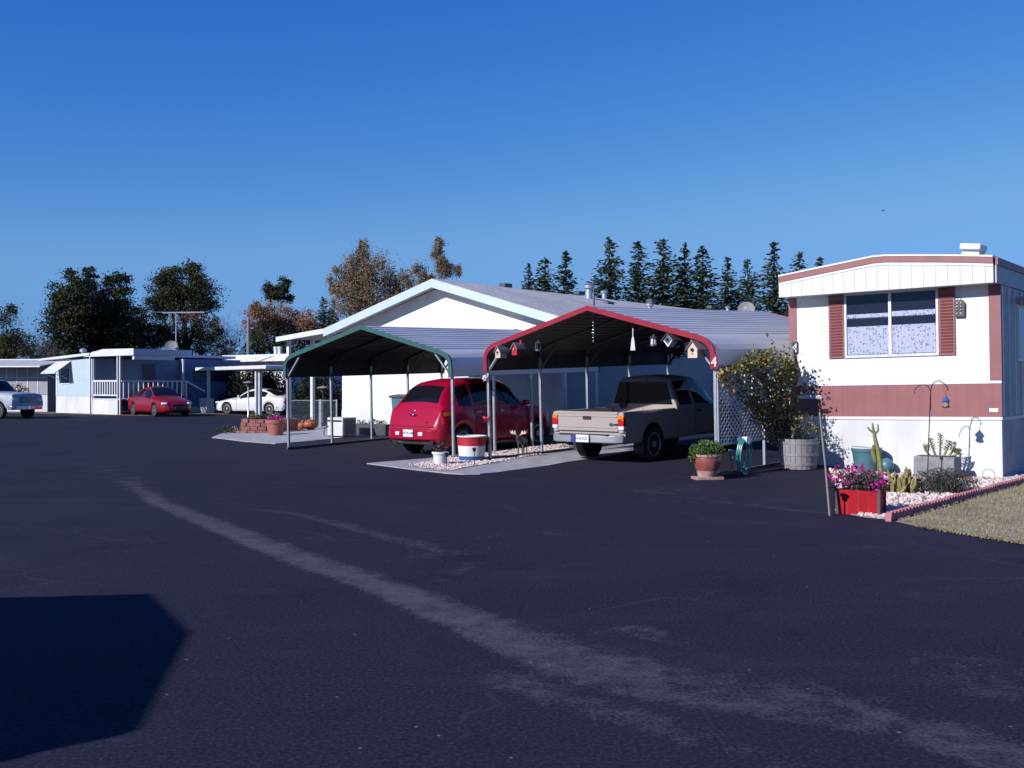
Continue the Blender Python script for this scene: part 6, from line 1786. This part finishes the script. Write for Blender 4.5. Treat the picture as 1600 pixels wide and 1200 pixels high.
# bare trees
def bare(px, d, ytop, lab, seed, spread=.5):
    rng = random.Random(seed); x = (px - 800) / F * d; h = H + (600 - ytop) / F * d
    t = thing('bare_tree', lab, 'tree', (x, d, 0), group='leafless trees at the left'); b = MB()
    def grow(p, dr, ln, r, lv):
        q = p + dr * ln; b.tube([p, p.lerp(q, .5) + V((rng.gauss(0, .03), rng.gauss(0, .03), 0)) * ln, q], [r, r * .85, r * .65], 4, caps=False)
        if lv == 0: return
        for _ in range(3 if lv > 1 else 4):
            nd = (dr + V((rng.gauss(0, spread), rng.gauss(0, spread), rng.gauss(.1, .3)))).normalized()
            grow(p.lerp(q, rng.uniform(.55, 1)), nd, ln * rng.uniform(.55, .85), r * .62, lv - 1)
    b.cm = 0
    for k in range(3): grow(V((0, 0, 0)), V((rng.gauss(0, .25), rng.gauss(0, .25), 1)).normalized(), h * .34, .06, 5)
    b.build('branches', M['twig'], t); return t
bare(58, 70, 498, 'leafless grey tree left of the tall evergreens', 5)
bare(40, 67, 505, 'leafless tree at the left edge above the grey home', 8)
bare(348, 86, 478, 'leafless tree in the gap beside the round dark tree', 6)
bare(372, 82, 510, 'leafless tree beside the utility pole', 7)
# hedges
tree('dark_hedge', 'dark rounded hedge behind the white coupe', 400, 62, [(372, 612, 22, 22), (400, 602, 34, 24), (428, 606, 26, 26), (385, 625, 34, 20), (420, 628, 30, 18)], 5200, .14, [('lf_hedge', .85), ('lf_dark', .15)], cat='hedge', seed=14, trunk=.08, limbs=False)
tree('dark_hedge', 'dark bush seen under the green carport beside the fence', 500, 45.5, [(495, 610, 20, 26), (515, 615, 22, 30), (480, 630, 26, 20), (505, 640, 32, 20)], 3600, .13, [('lf_hedge', .9), ('lf_dark', .1)], cat='hedge', seed=15, trunk=.08, limbs=False)
# far wood behind everything
rng = random.Random(99); fw = MB()
for _ in range(9000):
    px = rng.uniform(-700, 2300); d = rng.uniform(105, 125)
    c = at(px, 0, d); hmax = 4.2 + 1.5 * math.sin(px * .021) + math.sin(px * .057)
    if px > 700: hmax *= .7
    fw.leaf((c.x, d, rng.uniform(.2, max(1.0, hmax))), rng.uniform(.5, 1.1), rng.uniform(.3, .7), None, rng)
struct(fw.build('far_treeline', M['lf_dark']), 'stuff')
# bird
bp3 = at(1380, 329, 60)
t = tag(MB().tube([(-.09, 0, 0), (-.04, 0, .01), (.03, 0, .01), (.09, 0, 0)], [.008, .03, .028, .006], 8).add([(-.02, 0, .01), (.03, 0, .012), (.02, .17, .03), (-.01, .17, .03)], [(0, 1, 2, 3)]).add([(-.02, 0, .01), (.03, 0, .012), (.02, -.17, .03), (-.01, -.17, .03)], [(3, 2, 1, 0)]).build('bird', M['seam'], loc=bp3), 'tiny dark bird flying in the blue sky', 'bird')

# ------------------------------------------------------------------ light, sky, camera
SKYFIT = ((.208, 1.86), (.786, 1.12), (4.04, .46))
world = bpy.data.worlds.new('World'); SC.world = world; world.use_nodes = True
nt = world.node_tree; bg = nt.nodes['Background']
sky = nt.nodes.new('ShaderNodeTexSky'); sky.sky_type = 'NISHITA'; sky.sun_disc = False
S = V((-.785 * math.cos(SUN_EL), -.62 * math.cos(SUN_EL), math.sin(SUN_EL)))
sky.sun_elevation = SUN_EL; sky.sun_rotation = math.atan2(S.x, S.y)
sky.air_density = 1.0; sky.dust_density = 0.0; sky.ozone_density = 1.5; sky.altitude = 300
sp = nt.nodes.new('ShaderNodeSeparateColor'); cb_ = nt.nodes.new('ShaderNodeCombineColor')
nt.links.new(sky.outputs[0], sp.inputs[0])
outs_ = []
for i, (k, p) in enumerate(SKYFIT):
    m1 = nt.nodes.new('ShaderNodeMath'); m1.operation = 'POWER'; m1.inputs[1].default_value = p
    m2 = nt.nodes.new('ShaderNodeMath'); m2.operation = 'MULTIPLY'; m2.inputs[1].default_value = k
    nt.links.new(sp.outputs[i], m1.inputs[0]); nt.links.new(m1.outputs[0], m2.inputs[0]); outs_.append(m2.outputs[0])
def smin(a_, b_, k):
    mu = nt.nodes.new('ShaderNodeMath'); mu.operation = 'MULTIPLY'; mu.inputs[1].default_value = k; nt.links.new(b_, mu.inputs[0])
    sm_ = nt.nodes.new('ShaderNodeMath'); sm_.operation = 'SMOOTH_MIN'; sm_.inputs[2].default_value = .6
    nt.links.new(a_, sm_.inputs[0]); nt.links.new(mu.outputs[0], sm_.inputs[1]); return sm_.outputs[0]
G_ = smin(outs_[1], outs_[2], .51); R_ = smin(outs_[0], G_, .44)
for i, q in enumerate((R_, G_, outs_[2])): nt.links.new(q, cb_.inputs[i])
nt.links.new(cb_.outputs[0], bg.inputs['Color']); bg.inputs['Strength'].default_value = .061
sl_ = bpy.data.lights.new('sun', 'SUN'); sl_.energy = 5.0; sl_.angle = math.radians(.53); sl_.color = (1.0, .97, .95)
so = bpy.data.objects.new('sun', sl_); COL.objects.link(so); so.location = (-30, -25, 30)
so.rotation_euler = (-S).to_track_quat('-Z', 'Y').to_euler()
cam = bpy.data.cameras.new('camera'); cam.sensor_width = 36; cam.lens = 36 * F / 1600; cam.clip_end = 4000; cam.clip_start = .1
co = bpy.data.objects.new('camera', cam); COL.objects.link(co); co.location = (0, 0, H); co.rotation_euler = (math.pi / 2, 0, 0)
SC.camera = co
vs_ = SC.view_settings; vs_.view_transform = 'Standard'; vs_.look = 'None'; vs_.exposure = 0.3; vs_.gamma = 1.0
SC.cycles.max_bounces = 8; SC.cycles.transparent_max_bounces = 12
